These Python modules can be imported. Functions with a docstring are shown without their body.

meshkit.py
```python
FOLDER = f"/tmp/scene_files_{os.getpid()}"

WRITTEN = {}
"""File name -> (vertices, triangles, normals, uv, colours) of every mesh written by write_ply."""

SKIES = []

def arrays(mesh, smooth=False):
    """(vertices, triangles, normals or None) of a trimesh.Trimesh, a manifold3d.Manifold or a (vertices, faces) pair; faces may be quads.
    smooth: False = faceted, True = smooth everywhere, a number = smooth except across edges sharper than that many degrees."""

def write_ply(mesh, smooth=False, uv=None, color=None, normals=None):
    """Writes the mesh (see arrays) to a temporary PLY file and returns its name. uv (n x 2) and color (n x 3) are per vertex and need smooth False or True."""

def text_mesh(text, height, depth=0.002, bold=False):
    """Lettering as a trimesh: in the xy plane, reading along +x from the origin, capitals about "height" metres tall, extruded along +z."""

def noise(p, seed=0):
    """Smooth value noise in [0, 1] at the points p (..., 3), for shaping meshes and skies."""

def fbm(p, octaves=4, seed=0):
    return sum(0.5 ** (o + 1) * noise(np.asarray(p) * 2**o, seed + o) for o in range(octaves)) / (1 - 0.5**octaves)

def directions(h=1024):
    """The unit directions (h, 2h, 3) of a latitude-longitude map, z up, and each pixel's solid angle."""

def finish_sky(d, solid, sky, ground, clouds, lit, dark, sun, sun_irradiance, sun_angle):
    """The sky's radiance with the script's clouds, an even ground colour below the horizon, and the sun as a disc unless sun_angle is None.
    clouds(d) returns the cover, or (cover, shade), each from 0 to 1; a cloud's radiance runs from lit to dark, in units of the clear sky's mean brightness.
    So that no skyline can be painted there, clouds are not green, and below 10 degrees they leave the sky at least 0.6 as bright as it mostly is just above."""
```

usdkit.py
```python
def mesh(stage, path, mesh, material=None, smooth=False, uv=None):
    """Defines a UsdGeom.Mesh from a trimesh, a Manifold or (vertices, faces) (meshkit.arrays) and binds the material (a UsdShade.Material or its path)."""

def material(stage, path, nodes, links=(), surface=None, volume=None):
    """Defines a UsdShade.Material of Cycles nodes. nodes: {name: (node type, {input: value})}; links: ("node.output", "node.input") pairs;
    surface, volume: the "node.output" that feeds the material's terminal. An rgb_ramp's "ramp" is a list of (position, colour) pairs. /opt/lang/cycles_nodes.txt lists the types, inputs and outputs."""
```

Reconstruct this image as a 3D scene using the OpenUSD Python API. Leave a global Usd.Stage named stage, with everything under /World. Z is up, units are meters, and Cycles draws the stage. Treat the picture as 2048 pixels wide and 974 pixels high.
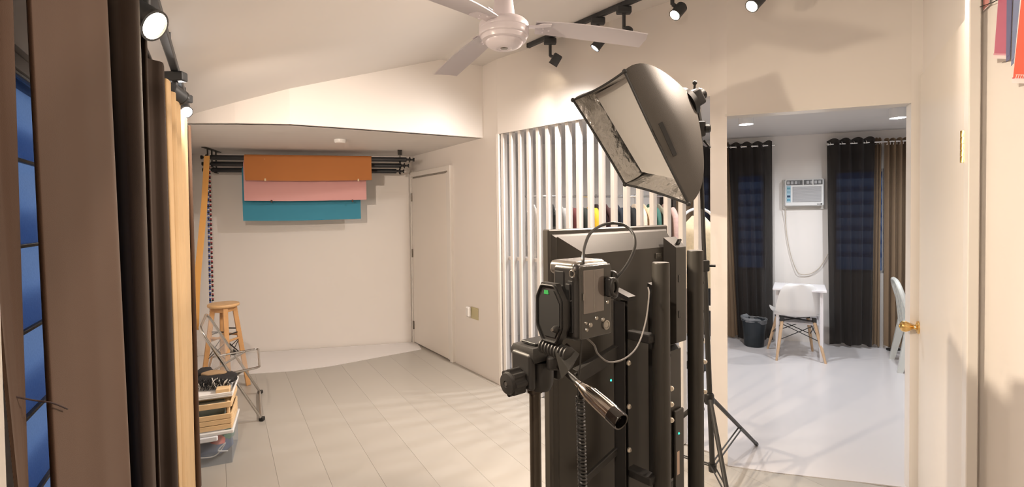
import math, random
import numpy as np, trimesh, manifold3d as m3
from shapely.geometry import Polygon, LineString, box as sbox
from shapely import affinity
import usdkit, meshkit
from pxr import Usd, UsdGeom, UsdLux, UsdShade, Gf, Sdf, Vt

stage = Usd.Stage.CreateInMemory()
UsdGeom.SetStageUpAxis(stage, UsdGeom.Tokens.z)
UsdGeom.SetStageMetersPerUnit(stage, 1.0)
UsdGeom.Xform.Define(stage, '/World'); UsdGeom.Scope.Define(stage, '/World/Looks')
rng = random.Random(7); nrng = np.random.default_rng(7)

# ------------------------------------------------------------------ camera
F, EYE, ROLL, PITCH, HOR = 1000.0, 1.55, math.radians(.7), math.radians(1.3), 430.0
f0 = np.array([0, math.cos(PITCH), -math.sin(PITCH)]); _u = np.array([0, math.sin(PITCH), math.cos(PITCH)]); _r = np.array([1., 0, 0])
rv = math.cos(ROLL)*_r - math.sin(ROLL)*_u; uv = math.sin(ROLL)*_r + math.cos(ROLL)*_u
EYEP = np.array([0, 0, EYE]); CY = HOR + F*math.tan(PITCH)
cam = UsdGeom.Camera.Define(stage, '/World/view')
cam.AddTransformOp().Set(Gf.Matrix4d(*[float(x) for x in (*rv, 0, *uv, 0, *(-f0), 0, *EYEP, 1)]))
AP = 36.0
cam.CreateHorizontalApertureAttr(AP); cam.CreateVerticalApertureAttr(AP*974/2048); cam.CreateFocalLengthAttr(AP*F/2048)
cam.CreateVerticalApertureOffsetAttr(-(487-CY)/2048*AP)
cam.CreateClippingRangeAttr(Gf.Vec2f(.02, 100))
cam.CreateExposureAttr(0.42)

# ------------------------------------------------------------------ sky (dusk, seen through the louvre panes only)
dome = UsdLux.DomeLight.Define(stage, '/World/sky')
dome.CreateIntensityAttr(1.0); dome.CreateColorAttr(Gf.Vec3f(.125, .152, .20))

# photograph measurements -> points of the place
def ray(x, y): return f0 + (x-1024)/F*rv - (y-CY)/F*uv
def fl(x, y, z=0.): d = ray(x, y); return EYEP + d*(z-EYE)/d[2]
def dep(x, y, Y): d = ray(x, y); return EYEP + d*Y/d[1]
def V(*a): return np.array(a, float)

# ------------------------------------------------------------------ scene tree helpers
_count = {}
def numbered(parent, name):
    k = (parent, name); n = _count.get(k, 0); _count[k] = n+1
    return name if n == 0 else f'{name}_{n:03d}'
class Node:
    def __init__(s, path, loc): s.path, s.loc = path, np.array(loc, float)
def meta(prim, label=None, cat=None, group=None, kind=None):
    for k, v in (('label', label), ('category', cat), ('group', group), ('kind', kind)):
        if v: prim.SetCustomDataByKey(k, v)
def thing(name, label, cat, loc, group=None, kind=None):
    p = '/World/' + numbered('/World', name)
    x = UsdGeom.Xform.Define(stage, p); x.AddTranslateOp().Set(Gf.Vec3d(*map(float, loc)))
    meta(x.GetPrim(), label, cat, group, kind); return Node(p, loc)
def cat_(ms): return trimesh.util.concatenate([as_tm(m) for m in ms])
def as_tm(m):
    if isinstance(m, trimesh.Trimesh): return m
    v, f, _ = meshkit.arrays(m); return trimesh.Trimesh(v, f, process=False)
def part(node, name, mesh, mat, label=None, smooth=32, kind=None):
    if isinstance(mesh, list) and kind is None: return [part(node, name, m, mat, label, smooth) for m in mesh][0]
    m = as_tm(cat_(mesh) if isinstance(mesh, list) else mesh).copy(); m.apply_translation(-node.loc)
    p = node.path + '/' + numbered(node.path, name)
    u = usdkit.mesh(stage, p, m, mat, smooth=smooth); meta(u.GetPrim(), label, None, None, kind)
    return Node(p, node.loc)
def solo(name, mesh, mat, label, cat=None, group=None, kind=None, smooth=32):
    m = as_tm(cat_(mesh) if isinstance(mesh, list) else mesh).copy()
    lo, hi = m.bounds; loc = V((lo[0]+hi[0])/2, (lo[1]+hi[1])/2, lo[2]); m.apply_translation(-loc)
    p = '/World/' + numbered('/World', name)
    u = usdkit.mesh(stage, p, m, mat, smooth=smooth); UsdGeom.Xformable(u).AddTranslateOp().Set(Gf.Vec3d(*map(float, loc)))
    meta(u.GetPrim(), label, cat, group, kind); return Node(p, loc)
def struct(name, mesh, mat, label=None, smooth=32): return solo(name, mesh, mat, label, None, None, 'structure', smooth)

# ------------------------------------------------------------------ shapes
def unit(v): v = np.asarray(v, float); return v/np.linalg.norm(v)
def frame(o, x, y, z):
    M = np.eye(4); M[:3, 0], M[:3, 1], M[:3, 2], M[:3, 3] = x, y, z, o; return M
def put(m, M): m = as_tm(m).copy(); m.apply_transform(M); return m
def hull(pts): return trimesh.convex.convex_hull(np.asarray(pts, float))
def cbox(lo, hi, c=.003):
    lo, hi = np.minimum(lo, hi).astype(float), np.maximum(lo, hi).astype(float); c = min(c, (hi-lo).min()*.3); P = []
    for i in range(8):
        s = [(i >> k) & 1 for k in range(3)]; p = [hi[k] if s[k] else lo[k] for k in range(3)]
        for k in range(3):
            q = list(p)
            for j in range(3):
                if j != k: q[j] += -c if s[j] else c
            P.append(q)
    return hull(P)
def rbox(lo, hi, r=.01, n=8):
    lo, hi = np.minimum(lo, hi).astype(float), np.maximum(lo, hi).astype(float); r = min(r, (hi-lo).min()*.49)
    s = m3.Manifold.sphere(r, n*2); b = [s.translate([(lo, hi)[(i >> k) & 1][k] + (-r if (i >> k) & 1 else r) for k in range(3)]) for i in range(8)]
    return as_tm(m3.Manifold.batch_hull(b))
def tube(pts, r, sides=12, closed=False, caps=True):
    p = np.asarray(pts, float); n = len(p); r = np.broadcast_to(r, (n,))
    t = (np.roll(p, -1, 0)-np.roll(p, 1, 0)) if closed else np.gradient(p, axis=0)
    t /= np.linalg.norm(t, axis=1, keepdims=True)+1e-12
    a = np.cross(t[0], [0, 0, 1.] if abs(t[0][2]) < .9 else [1., 0, 0]); a = unit(a); A = []
    for k in range(n):
        a = unit(a - t[k]*(a@t[k])); A.append(a)
    A = np.array(A); B = np.cross(t, A); ang = np.arange(sides)*2*np.pi/sides
    v = p[:, None] + r[:, None, None]*(np.cos(ang)[None, :, None]*A[:, None]+np.sin(ang)[None, :, None]*B[:, None]); v = v.reshape(-1, 3); f = []
    for i in range(n if closed else n-1):
        for j in range(sides):
            a0, a1 = i*sides+j, i*sides+(j+1) % sides; b0, b1 = ((i+1) % n)*sides+j, ((i+1) % n)*sides+(j+1) % sides
            f += [[a0, a1, b1], [a0, b1, b0]]
    if caps and not closed:
        v = np.vstack([v, p[:1], p[-1:]]); c0, c1 = len(v)-2, len(v)-1
        for j in range(sides):
            f += [[c0, (j+1) % sides, j], [c1, (n-1)*sides+j, (n-1)*sides+(j+1) % sides]]
    return trimesh.Trimesh(v, f, process=False)
def rod(a, b, r, sides=12): return tube([a, b], r, sides)
def spline(pts, n=40, closed=False):
    p = np.asarray(pts, float); m = len(p); out = []
    for u in np.linspace(0, m if closed else m-1, n, endpoint=not closed):
        i = int(min(math.floor(u), (m-1 if closed else m-2))); t = u-i
        g = (lambda k: p[k % m]) if closed else (lambda k: p[min(max(k, 0), m-1)])
        a, b, c, d = g(i-1), g(i), g(i+1), g(i+2)
        out.append(.5*((2*b)+(-a+c)*t+(2*a-5*b+4*c-d)*t*t+(-a+3*b-3*c+d)*t**3))
    return np.array(out)
def fillet(pts, r, closed=False, n=5):
    p = [np.asarray(q, float) for q in pts]; m = len(p); out = []
    for i in range(m):
        if not closed and i in (0, m-1): out.append(p[i]); continue
        a, b, c = p[i-1], p[i], p[(i+1) % m]; d1, d2 = a-b, c-b; k = min(r, np.linalg.norm(d1)*.45, np.linalg.norm(d2)*.45)
        s, e = b+unit(d1)*k, b+unit(d2)*k
        for t in np.linspace(0, 1, n): out.append((1-t)**2*s+2*t*(1-t)*b+t*t*e)
    return np.array(out)
def lathe(prof, n=32):
    p = np.asarray(prof, float); a = np.arange(n)*2*np.pi/n
    v = np.stack([p[:, 0][:, None]*np.cos(a), p[:, 0][:, None]*np.sin(a), np.repeat(p[:, 1][:, None], n, 1)], -1).reshape(-1, 3); f = []
    for i in range(len(p)-1):
        for j in range(n):
            a0, a1, b0, b1 = i*n+j, i*n+(j+1) % n, (i+1)*n+j, (i+1)*n+(j+1) % n
            f += [[a0, a1, b1], [a0, b1, b0]]
    m = trimesh.Trimesh(v, f, process=True); return m
def axis_frame(o, d):
    d = unit(d); x = unit(np.cross([0, 0, 1.] if abs(d[2]) < .95 else [1., 0, 0], d)); return frame(o, x, np.cross(d, x), d)
def turned(prof, o, d, n=32): return put(lathe(prof, n), axis_frame(o, d))
def prism(poly, z0, z1):
    poly = poly if hasattr(poly, 'geom_type') else Polygon(poly)
    m = trimesh.creation.extrude_polygon(poly, z1-z0, engine='earcut'); m.apply_translation([0, 0, z0]); return m
def grid(P):
    P = np.asarray(P, float); a, b = P.shape[:2]; idx = np.arange(a*b).reshape(a, b)
    q = np.stack([idx[:-1, :-1], idx[1:, :-1], idx[1:, 1:], idx[:-1, 1:]], -1).reshape(-1, 4)
    return trimesh.Trimesh(P.reshape(-1, 3), np.vstack([q[:, [0, 1, 2]], q[:, [0, 2, 3]]]), process=False)
def thick(m, t):
    m = m.copy(); v, f = m.vertices, m.faces; n = meshkit.arrays(m, True)[2]
    e = np.sort(np.vstack([f[:, [0, 1]], f[:, [1, 2]], f[:, [2, 0]]]), 1); de = np.vstack([f[:, [0, 1]], f[:, [1, 2]], f[:, [2, 0]]])
    _, inv, c = np.unique(e, axis=0, return_inverse=True, return_counts=True); b = de[c[inv.ravel()] == 1]; N = len(v)
    side = np.vstack([np.c_[b[:, 1], b[:, 0], b[:, 0]+N], np.c_[b[:, 1], b[:, 0]+N, b[:, 1]+N]])
    return trimesh.Trimesh(np.vstack([v+n*t/2, v-n*t/2]), np.vstack([f, f[:, ::-1]+N, side]), process=False)
def wallseg(a, b, z0, z1, t, c=0.0):
    """slab from plan point a to b, thickness t to the right of a->b (negative: to the left)"""
    a, b = V(*a[:2]), V(*b[:2]); d = unit(b-a); n = V(d[1], -d[0])*t; L = np.linalg.norm(b-a)
    M = frame([*a, 0], [*d, 0], [*n/abs(t), 0], [0, 0, 1.]); m = cbox([0, 0, z0], [L, abs(t), z1], c) if c else trimesh.creation.box(bounds=[[0, 0, z0], [L, abs(t), z1]])
    m = put(m, M)
    if np.linalg.det(M[:3, :3]) < 0: m.invert()
    return m

# ------------------------------------------------------------------ materials
def clean(n): return ''.join(c if c.isalnum() else '_' for c in n)
def mat(name, col, rough=.5, metal=0., var=.0, vs=6., bump=0., bs=150., **extra):
    nodes = {'p': ('principled_bsdf', dict(base_color=col, roughness=rough, metallic=metal, **extra))}; links = []
    if var or bump: nodes['g'] = ('geometry', {})
    if var:
        nodes['n'] = ('noise_texture', {'scale': vs, 'detail': 4.}); links.append(('g.position', 'n.vector'))
        nodes['m'] = ('mix', {'color1': [c*(1-var) for c in col], 'color2': [min(1, c*(1+var)) for c in col]}); links += [('n.fac', 'm.fac'), ('m.color', 'p.base_color')]
    if bump:
        nodes['bn'] = ('noise_texture', {'scale': bs, 'detail': 3.}); nodes['b'] = ('bump', {'strength': bump, 'distance': .002})
        links += [('g.position', 'bn.vector'), ('bn.fac', 'b.height'), ('b.normal', 'p.normal')]
    return usdkit.material(stage, '/World/Looks/'+clean(name), nodes, links, surface='p.BSDF')
def emit(name, col, s): return usdkit.material(stage, '/World/Looks/'+name, {'e': ('emission', {'color': col, 'strength': s})}, surface='e.emission')
def cloth(name, col, see=.0, trans=.25, var=.08):
    return usdkit.material(stage, '/World/Looks/'+name, {
        'g': ('geometry', {}), 'n': ('noise_texture', {'scale': 9., 'detail': 5.}), 'w': ('noise_texture', {'scale': 900., 'detail': 1.}), 'bp': ('bump', {'strength': .25, 'distance': .001}),
        'm': ('mix', {'color1': [c*(1-var) for c in col], 'color2': [c*(1+var) for c in col]}),
        'p': ('principled_bsdf', {'roughness': .85, 'sheen_weight': .08, 'specular_ior_level': .2}), 't': ('translucent_bsdf', {'color': col}), 'x': ('mix_closure', {'fac': trans}),
        'tr': ('transparent_bsdf', {'color': (1., 1., 1.)}), 'y': ('mix_closure', {'fac': see})},
        [('g.position', 'n.vector'), ('g.position', 'w.vector'), ('n.fac', 'm.fac'), ('m.color', 'p.base_color'), ('w.fac', 'bp.height'), ('bp.normal', 'p.normal'),
         ('p.BSDF', 'x.closure1'), ('t.BSDF', 'x.closure2'), ('x.closure', 'y.closure1'), ('tr.BSDF', 'y.closure2')], surface='y.closure')
def clear(name, col, fac=.12, rough=.05):
    """thin clear plastic or acrylic sheet"""
    return usdkit.material(stage, '/World/Looks/'+name, {'t': ('transparent_bsdf', {'color': col}), 'g': ('glossy_bsdf', {'color': (.9, .9, .9), 'roughness': rough}),
        'd': ('diffuse_bsdf', {'color': (.75, .77, .8)}), 'x': ('mix_closure', {'fac': .07}), 'y': ('mix_closure', {'fac': fac})},
        [('t.BSDF', 'x.closure1'), ('g.BSDF', 'x.closure2'), ('x.closure', 'y.closure1'), ('d.BSDF', 'y.closure2')], surface='y.closure')

WALL = mat('wall_paint', (.80, .762, .727), .38, var=.02, vs=2., bump=.05, bs=60.)
CEIL = mat('ceiling_paint', (.70, .672, .65), .6, var=.02, vs=2.)
TRIM = mat('trim_paint', (.80, .77, .73), .3, var=.02, vs=5.)
SLATW = mat('slat_paint', (.75, .72, .69), .35, var=.03, vs=9.)
FLOORM = [mat('floor_paint_%s' % k, c, .32, var=.04, vs=2.5, bump=.04, bs=25.) for k, c in (('a', (.40, .378, .343)), ('b', (.408, .386, .351)), ('c', (.394, .372, .338)))]
SEAM = mat('floor_seam', (.33, .30, .265), .8)
SWEEP = mat('white_vinyl', (.75, .73, .73), .35, var=.02)
FLOOR2 = mat('vinyl_floor_white', (.66, .64, .65), .22, var=.02, vs=1.5)
DOORM = mat('door_paint', (.80, .755, .70), .4, var=.025, vs=3.)
BLACK = mat('black_plastic', (.012, .012, .012), .42, var=.1, vs=40)
BLACKM = mat('black_satin', (.022, .021, .02), .5, bump=.1, bs=400)
TVBACK = mat('tv_housing', (.037, .033, .028), .42, var=.08, vs=20, bump=.06, bs=500)
TVEDGE = mat('tv_bezel', (.045, .040, .034), .35)
POLE = mat('pole_powder_coat', (.036, .033, .028), .45, bump=.08, bs=600)
GLOSSB = mat('black_gloss', (.012, .012, .012), .1)
CHROME = mat('chrome', (.78, .77, .75), .12, 1.)
STEELD = mat('dark_steel', (.25, .23, .2), .28, 1.)
PEWTER = mat('polished_pewter', (.52, .47, .41), .18, 1.)
BRASS = mat('brass', (.78, .52, .2), .25, 1., var=.1, vs=60)
BOLT = mat('zinc_bolt', (.75, .68, .58), .3, .8)
WHITEP = mat('white_plastic', (.80, .79, .78), .3)
FANW = mat('fan_enamel', (.72, .67, .72), .3)
FANB = mat('fan_blade', (.54, .51, .55), .42, var=.03)
WOOD = mat('stool_wood', (.56, .31, .13), .4, var=.2, vs=14)
WOODL = mat('stool_seat_wood', (.62, .39, .19), .38, var=.14, vs=12)
BEECH = mat('beech_leg', (.58, .40, .25), .45, var=.15, vs=18)
CRATE = mat('crate_wood', (.74, .53, .30), .5, var=.1, vs=12)

# ================================================================== THE SETTING
def LW(z): return V(-.32-.58*z, z)                     # left wall line in plan, by depth
ldir = unit(V(.58, -1.0))                              # along the left wall towards the camera
PL, PR, P1, P2 = V(-3.58, 5.62), V(-1.22, 6.14), V(-.12, 4.52), V(1.25, 3.15)
O1, O2, P4, HG = V(1.30, 3.02), V(2.162, 2.711), V(2.205, 2.69), V(1.70, 1.85)
E2, E3, E4 = V(1.74, 1.2), V(1.95, -1.6), V(.608, -1.6)
W1, W2 = fl(1453, 674)[:2], fl(1790, 696)[:2]; wd = unit(W2-W1)
WA, WB = W1-wd*.62, W1+wd*2.75                         # back wall of the next room
C0 = V(-1.40, 6.42); W4 = V(4.9, 2.3)
SOFF, HEAD, RIDGE, CEIL2 = 2.28, 2.14, 2.95, 2.45

def wall(name, a, b, z0, z1, t=.1, holes=(), m=WALL, label=None):
    a, b = V(*a), V(*b); L = np.linalg.norm(b-a); d = (b-a)/L; n = V(d[1], -d[0])
    poly = sbox(0, z0, L, z1)
    for s0, s1, h0, h1 in holes: poly = poly.difference(sbox(s0, h0, s1, h1))
    e = prism(poly, 0, abs(t)); s = 1 if t > 0 else -1
    M = frame([*a, 0], [*d, 0], [0, 0, 1.], [*(n*s), 0]); e = put(e, M)
    if np.linalg.det(M[:3, :3]) < 0: e.invert()
    return struct(name, e, m, label, smooth=False)
def sof(px, off=0.): return fl(px[0], px[1], SOFF)[:2]
BK = [sof(p) for p in ((372, 247), (470, 246), (580, 248), (700, 256), (872, 268.5), (976, 277))]
BK[0] = LW(BK[0][1]-.03)
# floor: painted boards laid along the left wall, one mesh each; dark seam bed underneath
main_poly = Polygon([LW(-1.6), *[LW(z) for z in (0, 3, 5.6)], PL, PR, P1, P2, O1, O2, P4, HG, E2, E3, E4])
main_poly = main_poly.buffer(.03)
fb = struct('floor', prism(Polygon([(-6, -2), (6, -2), (6, 9), (-6, 9)]), -.12, -.004), SEAM, 'pale painted board floor of the photo studio')
perp = V(ldir[1], -ldir[0]); o0 = LW(3.)
bw = .265
for k in range(-3, 22):
    s0, s1 = -k*bw, -(k+1)*bw
    for j, (t0, t1) in enumerate(((-4.6, 7.5),)):
        g = .0006
        q = Polygon([o0+perp*(s0-g)+ldir*(t0+g), o0+perp*(s0-g)+ldir*(t1-g), o0+perp*(s1+g)+ldir*(t1-g), o0+perp*(s1+g)+ldir*(t0+g)]).intersection(main_poly)
        for pg in getattr(q, 'geoms', [q]):
            if pg.geom_type == 'Polygon' and pg.area > .01:
                part(fb, 'floor_board', prism(pg, -.012, 0.), FLOORM[(k*5+j*2) % 3], smooth=False)
sw = [fl(*p)[:2] for p in ((505, 748), (580, 743), (660, 733), (740, 718), (800, 707), (843, 699))]
sw[0] = sw[1]+unit(sw[0]-sw[1])*1.0
struct('trim', prism(Polygon([*sw, PR+V(.06, -.1), PR+V(.0, -.02), PL+V(.03, -.02)]), .0005, .004), SWEEP, 'white vinyl sweep strip along the foot of the alcove back wall')
r2 = Polygon([P1+V(.05, .1), P2, O1, O2, P4, W4, WB, WA, C0])
o1, o2 = fl(1440, 934)[:2], fl(1728, 966)[:2]
r2f = r2.difference(Polygon([V(-2, 5.9), P1+V(.05, .02), P2+V(.06, .0), o1+V(0, 0), o2, o2+V(.45, -.13), V(2.4, 2.0), V(0, 1)]))
struct('floor', prism(r2f, -.003, .004), FLOOR2, 'glossy white floor of the next room')
# walls
LA, LB = LW(-1.6), LW(5.62)
Lw = np.linalg.norm(LB-LA); s_of = lambda z: (5.62-z)/7.22*Lw
WINZ = (.775, 1.10)                                     # the near window, by depth
wall('wall_left', LB, LA, 0, 3.2, t=.1, holes=[(s_of(WINZ[1]), s_of(WINZ[0]), .62, 1.83)])
wall('wall_back', PL, PR, 0, 2.5, t=-.1)
dd = unit(PR-P1); dpx = [fl(908, 725)[:2], fl(829, 684)[:2]]
ds = sorted(float((p-P1)@dd) for p in dpx)
wall('wall_alcove_right', PR, P1, 0, 3.2, t=-.06)
wall('wall_header_right', P1, P2, SOFF, 3.2, t=-.1, label='white upper wall over the slatted partition')
struct('wall_post', prism([tuple(P2), tuple(O1), (1.337, 3.11), (1.325, 3.225)], 0, 3.2), WALL, 'white post between the slats and the open doorway', smooth=False)
wall('wall_header_doorway', O1, O2, HEAD, 3.2, t=-.1, label='white wall over the open doorway')
wall('wall_right_corner', O2, P4, 0, 3.2, t=-.1)
wall('wall_right', P4, HG, 0, 3.2, t=-.1)
wall('wall_right_near', HG, E2, 0, 3.2, t=-.1)
wall('wall_right_rear', E2, E3, 0, 3.2, t=-.1)
wall('wall_rear', E3, E4, 0, 3.2, t=-.1)
jb = dep(19, 860, .40)
struct('trim', cbox([jb[0]-.16, .345, 0], [jb[0], .40, 2.25], .004), TRIM, 'white jamb at the near end of the left window wall')
# next room
Lb = np.linalg.norm(WB-WA)
def onback(px, off=0., y=430):                         # a point of the next room's back wall, brought off metres into the room
    d = ray(px, y); n = V(wd[1], -wd[0]); a = WA+n*off; t = (n@a)/(n@d[:2]); return d[:2]*t
sb = lambda px: float((onback(px)-WA)@wd)
wins = [(sb(1474), sb(1530), .84, 2.02), (sb(1670), sb(1768), .84, 2.02), (sb(1388), sb(1420), .84, 2.02)]
wall('wall_next_back', WA, WB, 0, 2.6, t=-.1, holes=wins, label='glossy white back wall of the next room with two curtained windows')
wall('wall_next_closet', C0, WA, 0, 2.6, t=-.1, label='white wall behind the clothes rail')
wall('wall_next_left', PR+unit(PR-P1)*.02+V(.05, .03), C0, 0, 2.6, t=-.1)
wall('wall_next_right', WB, W4, 0, 2.6, t=-.1)
wall('wall_next_front', W4, P4, 0, 2.6, t=-.1)
# ceilings
def slab(xy, zf, t=.1):
    m = prism(Polygon([tuple(p) for p in xy]), 0, 1.)
    m.vertices = np.array([[x, y, zf((x, y))+t*z] for x, y, z in m.vertices]); return m
R0 = fl(872, 125, RIDGE)[:2]; lperp = V(-ldir[1], ldir[0])
if lperp@(R0-LW(3)) < 0: lperp = -lperp
wr = lperp@(R0-LW(3)); zl = 2.315
zslope = lambda p: zl+(RIDGE-zl)*(lperp@(V(*p)-LW(3)))/wr
a0, a1, b0, b1 = LW(7.2)-lperp*.12, LW(-2)-lperp*.12, R0+ldir*(-2.5), R0+ldir*8
struct('ceiling', slab([a0, a1, b1, b0], zslope), CEIL, 'sloping white ceiling of the studio')
struct('ceiling', slab([b0, b1, V(6, -3), V(6, 6)], lambda p: RIDGE), CEIL, 'flat white ceiling of the studio')
struct('ceiling', slab([BK[0]+V(-.05, .03), PL+V(-.1, .1), PR+V(.06, .08), BK[-1]+V(.07, .04), *[p+V(-.005, .03) for p in BK[::-1][:-1]]], lambda p: SOFF, .08), CEIL, 'low white soffit over the backdrop alcove')
struct('ceiling', slab([P1+V(.08, .03), P2+V(.07, .07), O1+V(.03, .09), O2+V(.03, .1), P4+V(0, .1), W4, WB, WA, C0], lambda p: CEIL2, .06), CEIL, 'grey-white ceiling of the next room')
bf = []
BKe = [BK[0]+V(-.03, 0), *BK[1:-1], BK[-1]+V(.04, .0)]
for a, b in zip(BKe[:-1], BKe[1:]):
    m = wallseg(a, b, SOFF, 2.35, -.06); v = m.vertices
    hi = v[:, 2] > 2.3
    for i in np.nonzero(hi)[0]: v[i, 2] = min(zslope(v[i, :2]), RIDGE)+.03
    bf.append(trimesh.Trimesh(v, m.faces, process=False))
# shared section so that the ridge falls on a joint
struct('wall_bulkhead', bf, WALL, 'white gable-shaped bulkhead over the alcove opening', smooth=12)

# ---- doors
def door_frame_pts(a, b): d = unit(b-a); return d, V(d[1], -d[0])
n_in = V(dd[1], -dd[0]);  n_in = n_in if n_in@(V(-1.2, 4.5)-P1) > 0 else -n_in     # towards the alcove
def box_on(origin, d, n, s0, s1, n0, n1, z0, z1, c=.003):
    M = frame([*origin, 0], [*d, 0], [*n, 0], [0, 0, 1.]); m = put(cbox([s0, n0, z0], [s1, n1, z1], c), M)
    if np.linalg.det(M[:3, :3]) < 0: m.invert()
    return m
dt = 2.03
D1 = thing('door', 'flush white door beside the backdrop alcove with a dark gap along its head', None, [*(P1+dd*ds[0]), 0], kind='structure')
stage.GetPrimAtPath(D1.path).SetCustomDataByKey('label', 'flush white door in the right wall of the alcove')
s0, s1 = ds[0]+.05, ds[1]-.035
part(D1, 'door_leaf', box_on(P1, dd, n_in, s0+.05, s1, -.005, .022, .012, dt-.025), DOORM)
part(D1, 'door_gap', box_on(P1, dd, n_in, s0+.01, s1+.005, -.004, .004, 0, dt-.002, .001), SEAM)
for nm, q in (('frame_jamb', (s0-.055, s0+.002, 0, dt+.05)), ('frame_jamb', (s1+.006, s1+.03, 0, dt+.05)), ('frame_head', (s0+.002, s1+.006, dt-.004, dt+.05))):
    part(D1, nm, box_on(P1, dd, n_in, q[0], q[1], -.004, .034, q[2], q[3]), TRIM)
part(D1, 'door_stop', box_on(P1, dd, n_in, s0+.004, s0+.046, .004, .03, .012, dt-.02), TRIM)
for z in (.22, 1.1, 1.78): part(D1, 'hinge', [box_on(P1, dd, n_in, s1-.012, s1+.016, .02, .030, z-.05, z+.05), rod([*(P1+dd*(s1+.003)+n_in*.030), z-.05], [*(P1+dd*(s1+.003)+n_in*.030), z+.05], .006)], STEELD)
# right door with brass knob
de = unit(HG-P4); ne = V(de[1], -de[0]); ne = ne if ne@(V(0, 0)-P4) > 0 else -ne
Ld = np.linalg.norm(HG-P4)
D2 = thing('door', 'white door at the right with brass knob and hinges', None, [*P4, 0], kind='structure')
part(D2, 'door_leaf', box_on(P4, de, ne, .03, Ld-.012, -.01, .014, .01, 2.265), DOORM)
part(D2, 'frame_jamb', box_on(P4, de, ne, Ld-.006, Ld+.062, -.01, .022, 0, 2.95), TRIM)
part(D2, 'door_gap', box_on(P4, de, ne, .02, Ld-.004, -.01, .004, 0, 2.275, .001), SEAM)
for z in (.3, 1.785):
    h0 = P4+de*(Ld-.012)+ne*.020
    hg = part(D2, 'hinge', [box_on(P4, de, ne, Ld-.045, Ld-.012, .012, .017, z-.06, z+.06)]+[rod([*h0, z-.06+.024*i], [*h0, z-.06+.024*i+.0225], .0115) for i in range(5)], BRASS, 'brass butt hinge')
kz = 1.55-.247*2.55; ko = [*(P4+de*.035+ne*.014), kz]
kn = part(D2, 'door_knob', turned([(0, 0), (.034, 0), (.034, .006), (.030, .010), (.014, .014), (.011, .022), (.013, .03), (.022, .040), (.0285, .054), (.030, .064), (.027, .074), (.018, .081), (.009, .083), (.0085, .086), (0, .087)], ko, [*ne, 0]), BRASS, 'polished brass door knob')
# doorway casing is bare plaster: a thin chipped reveal
struct('trim', wallseg(O1+V(-.01, 0), O2, HEAD-.012, HEAD, -.1), TRIM, 'head lining of the open doorway')
struct('trim', box_on(P1, unit(P2-P1), V(-.7, -.7), -.012, .02, -.01, .012, 0, SOFF), TRIM, 'edge strip where the wall meets the slats')

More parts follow.
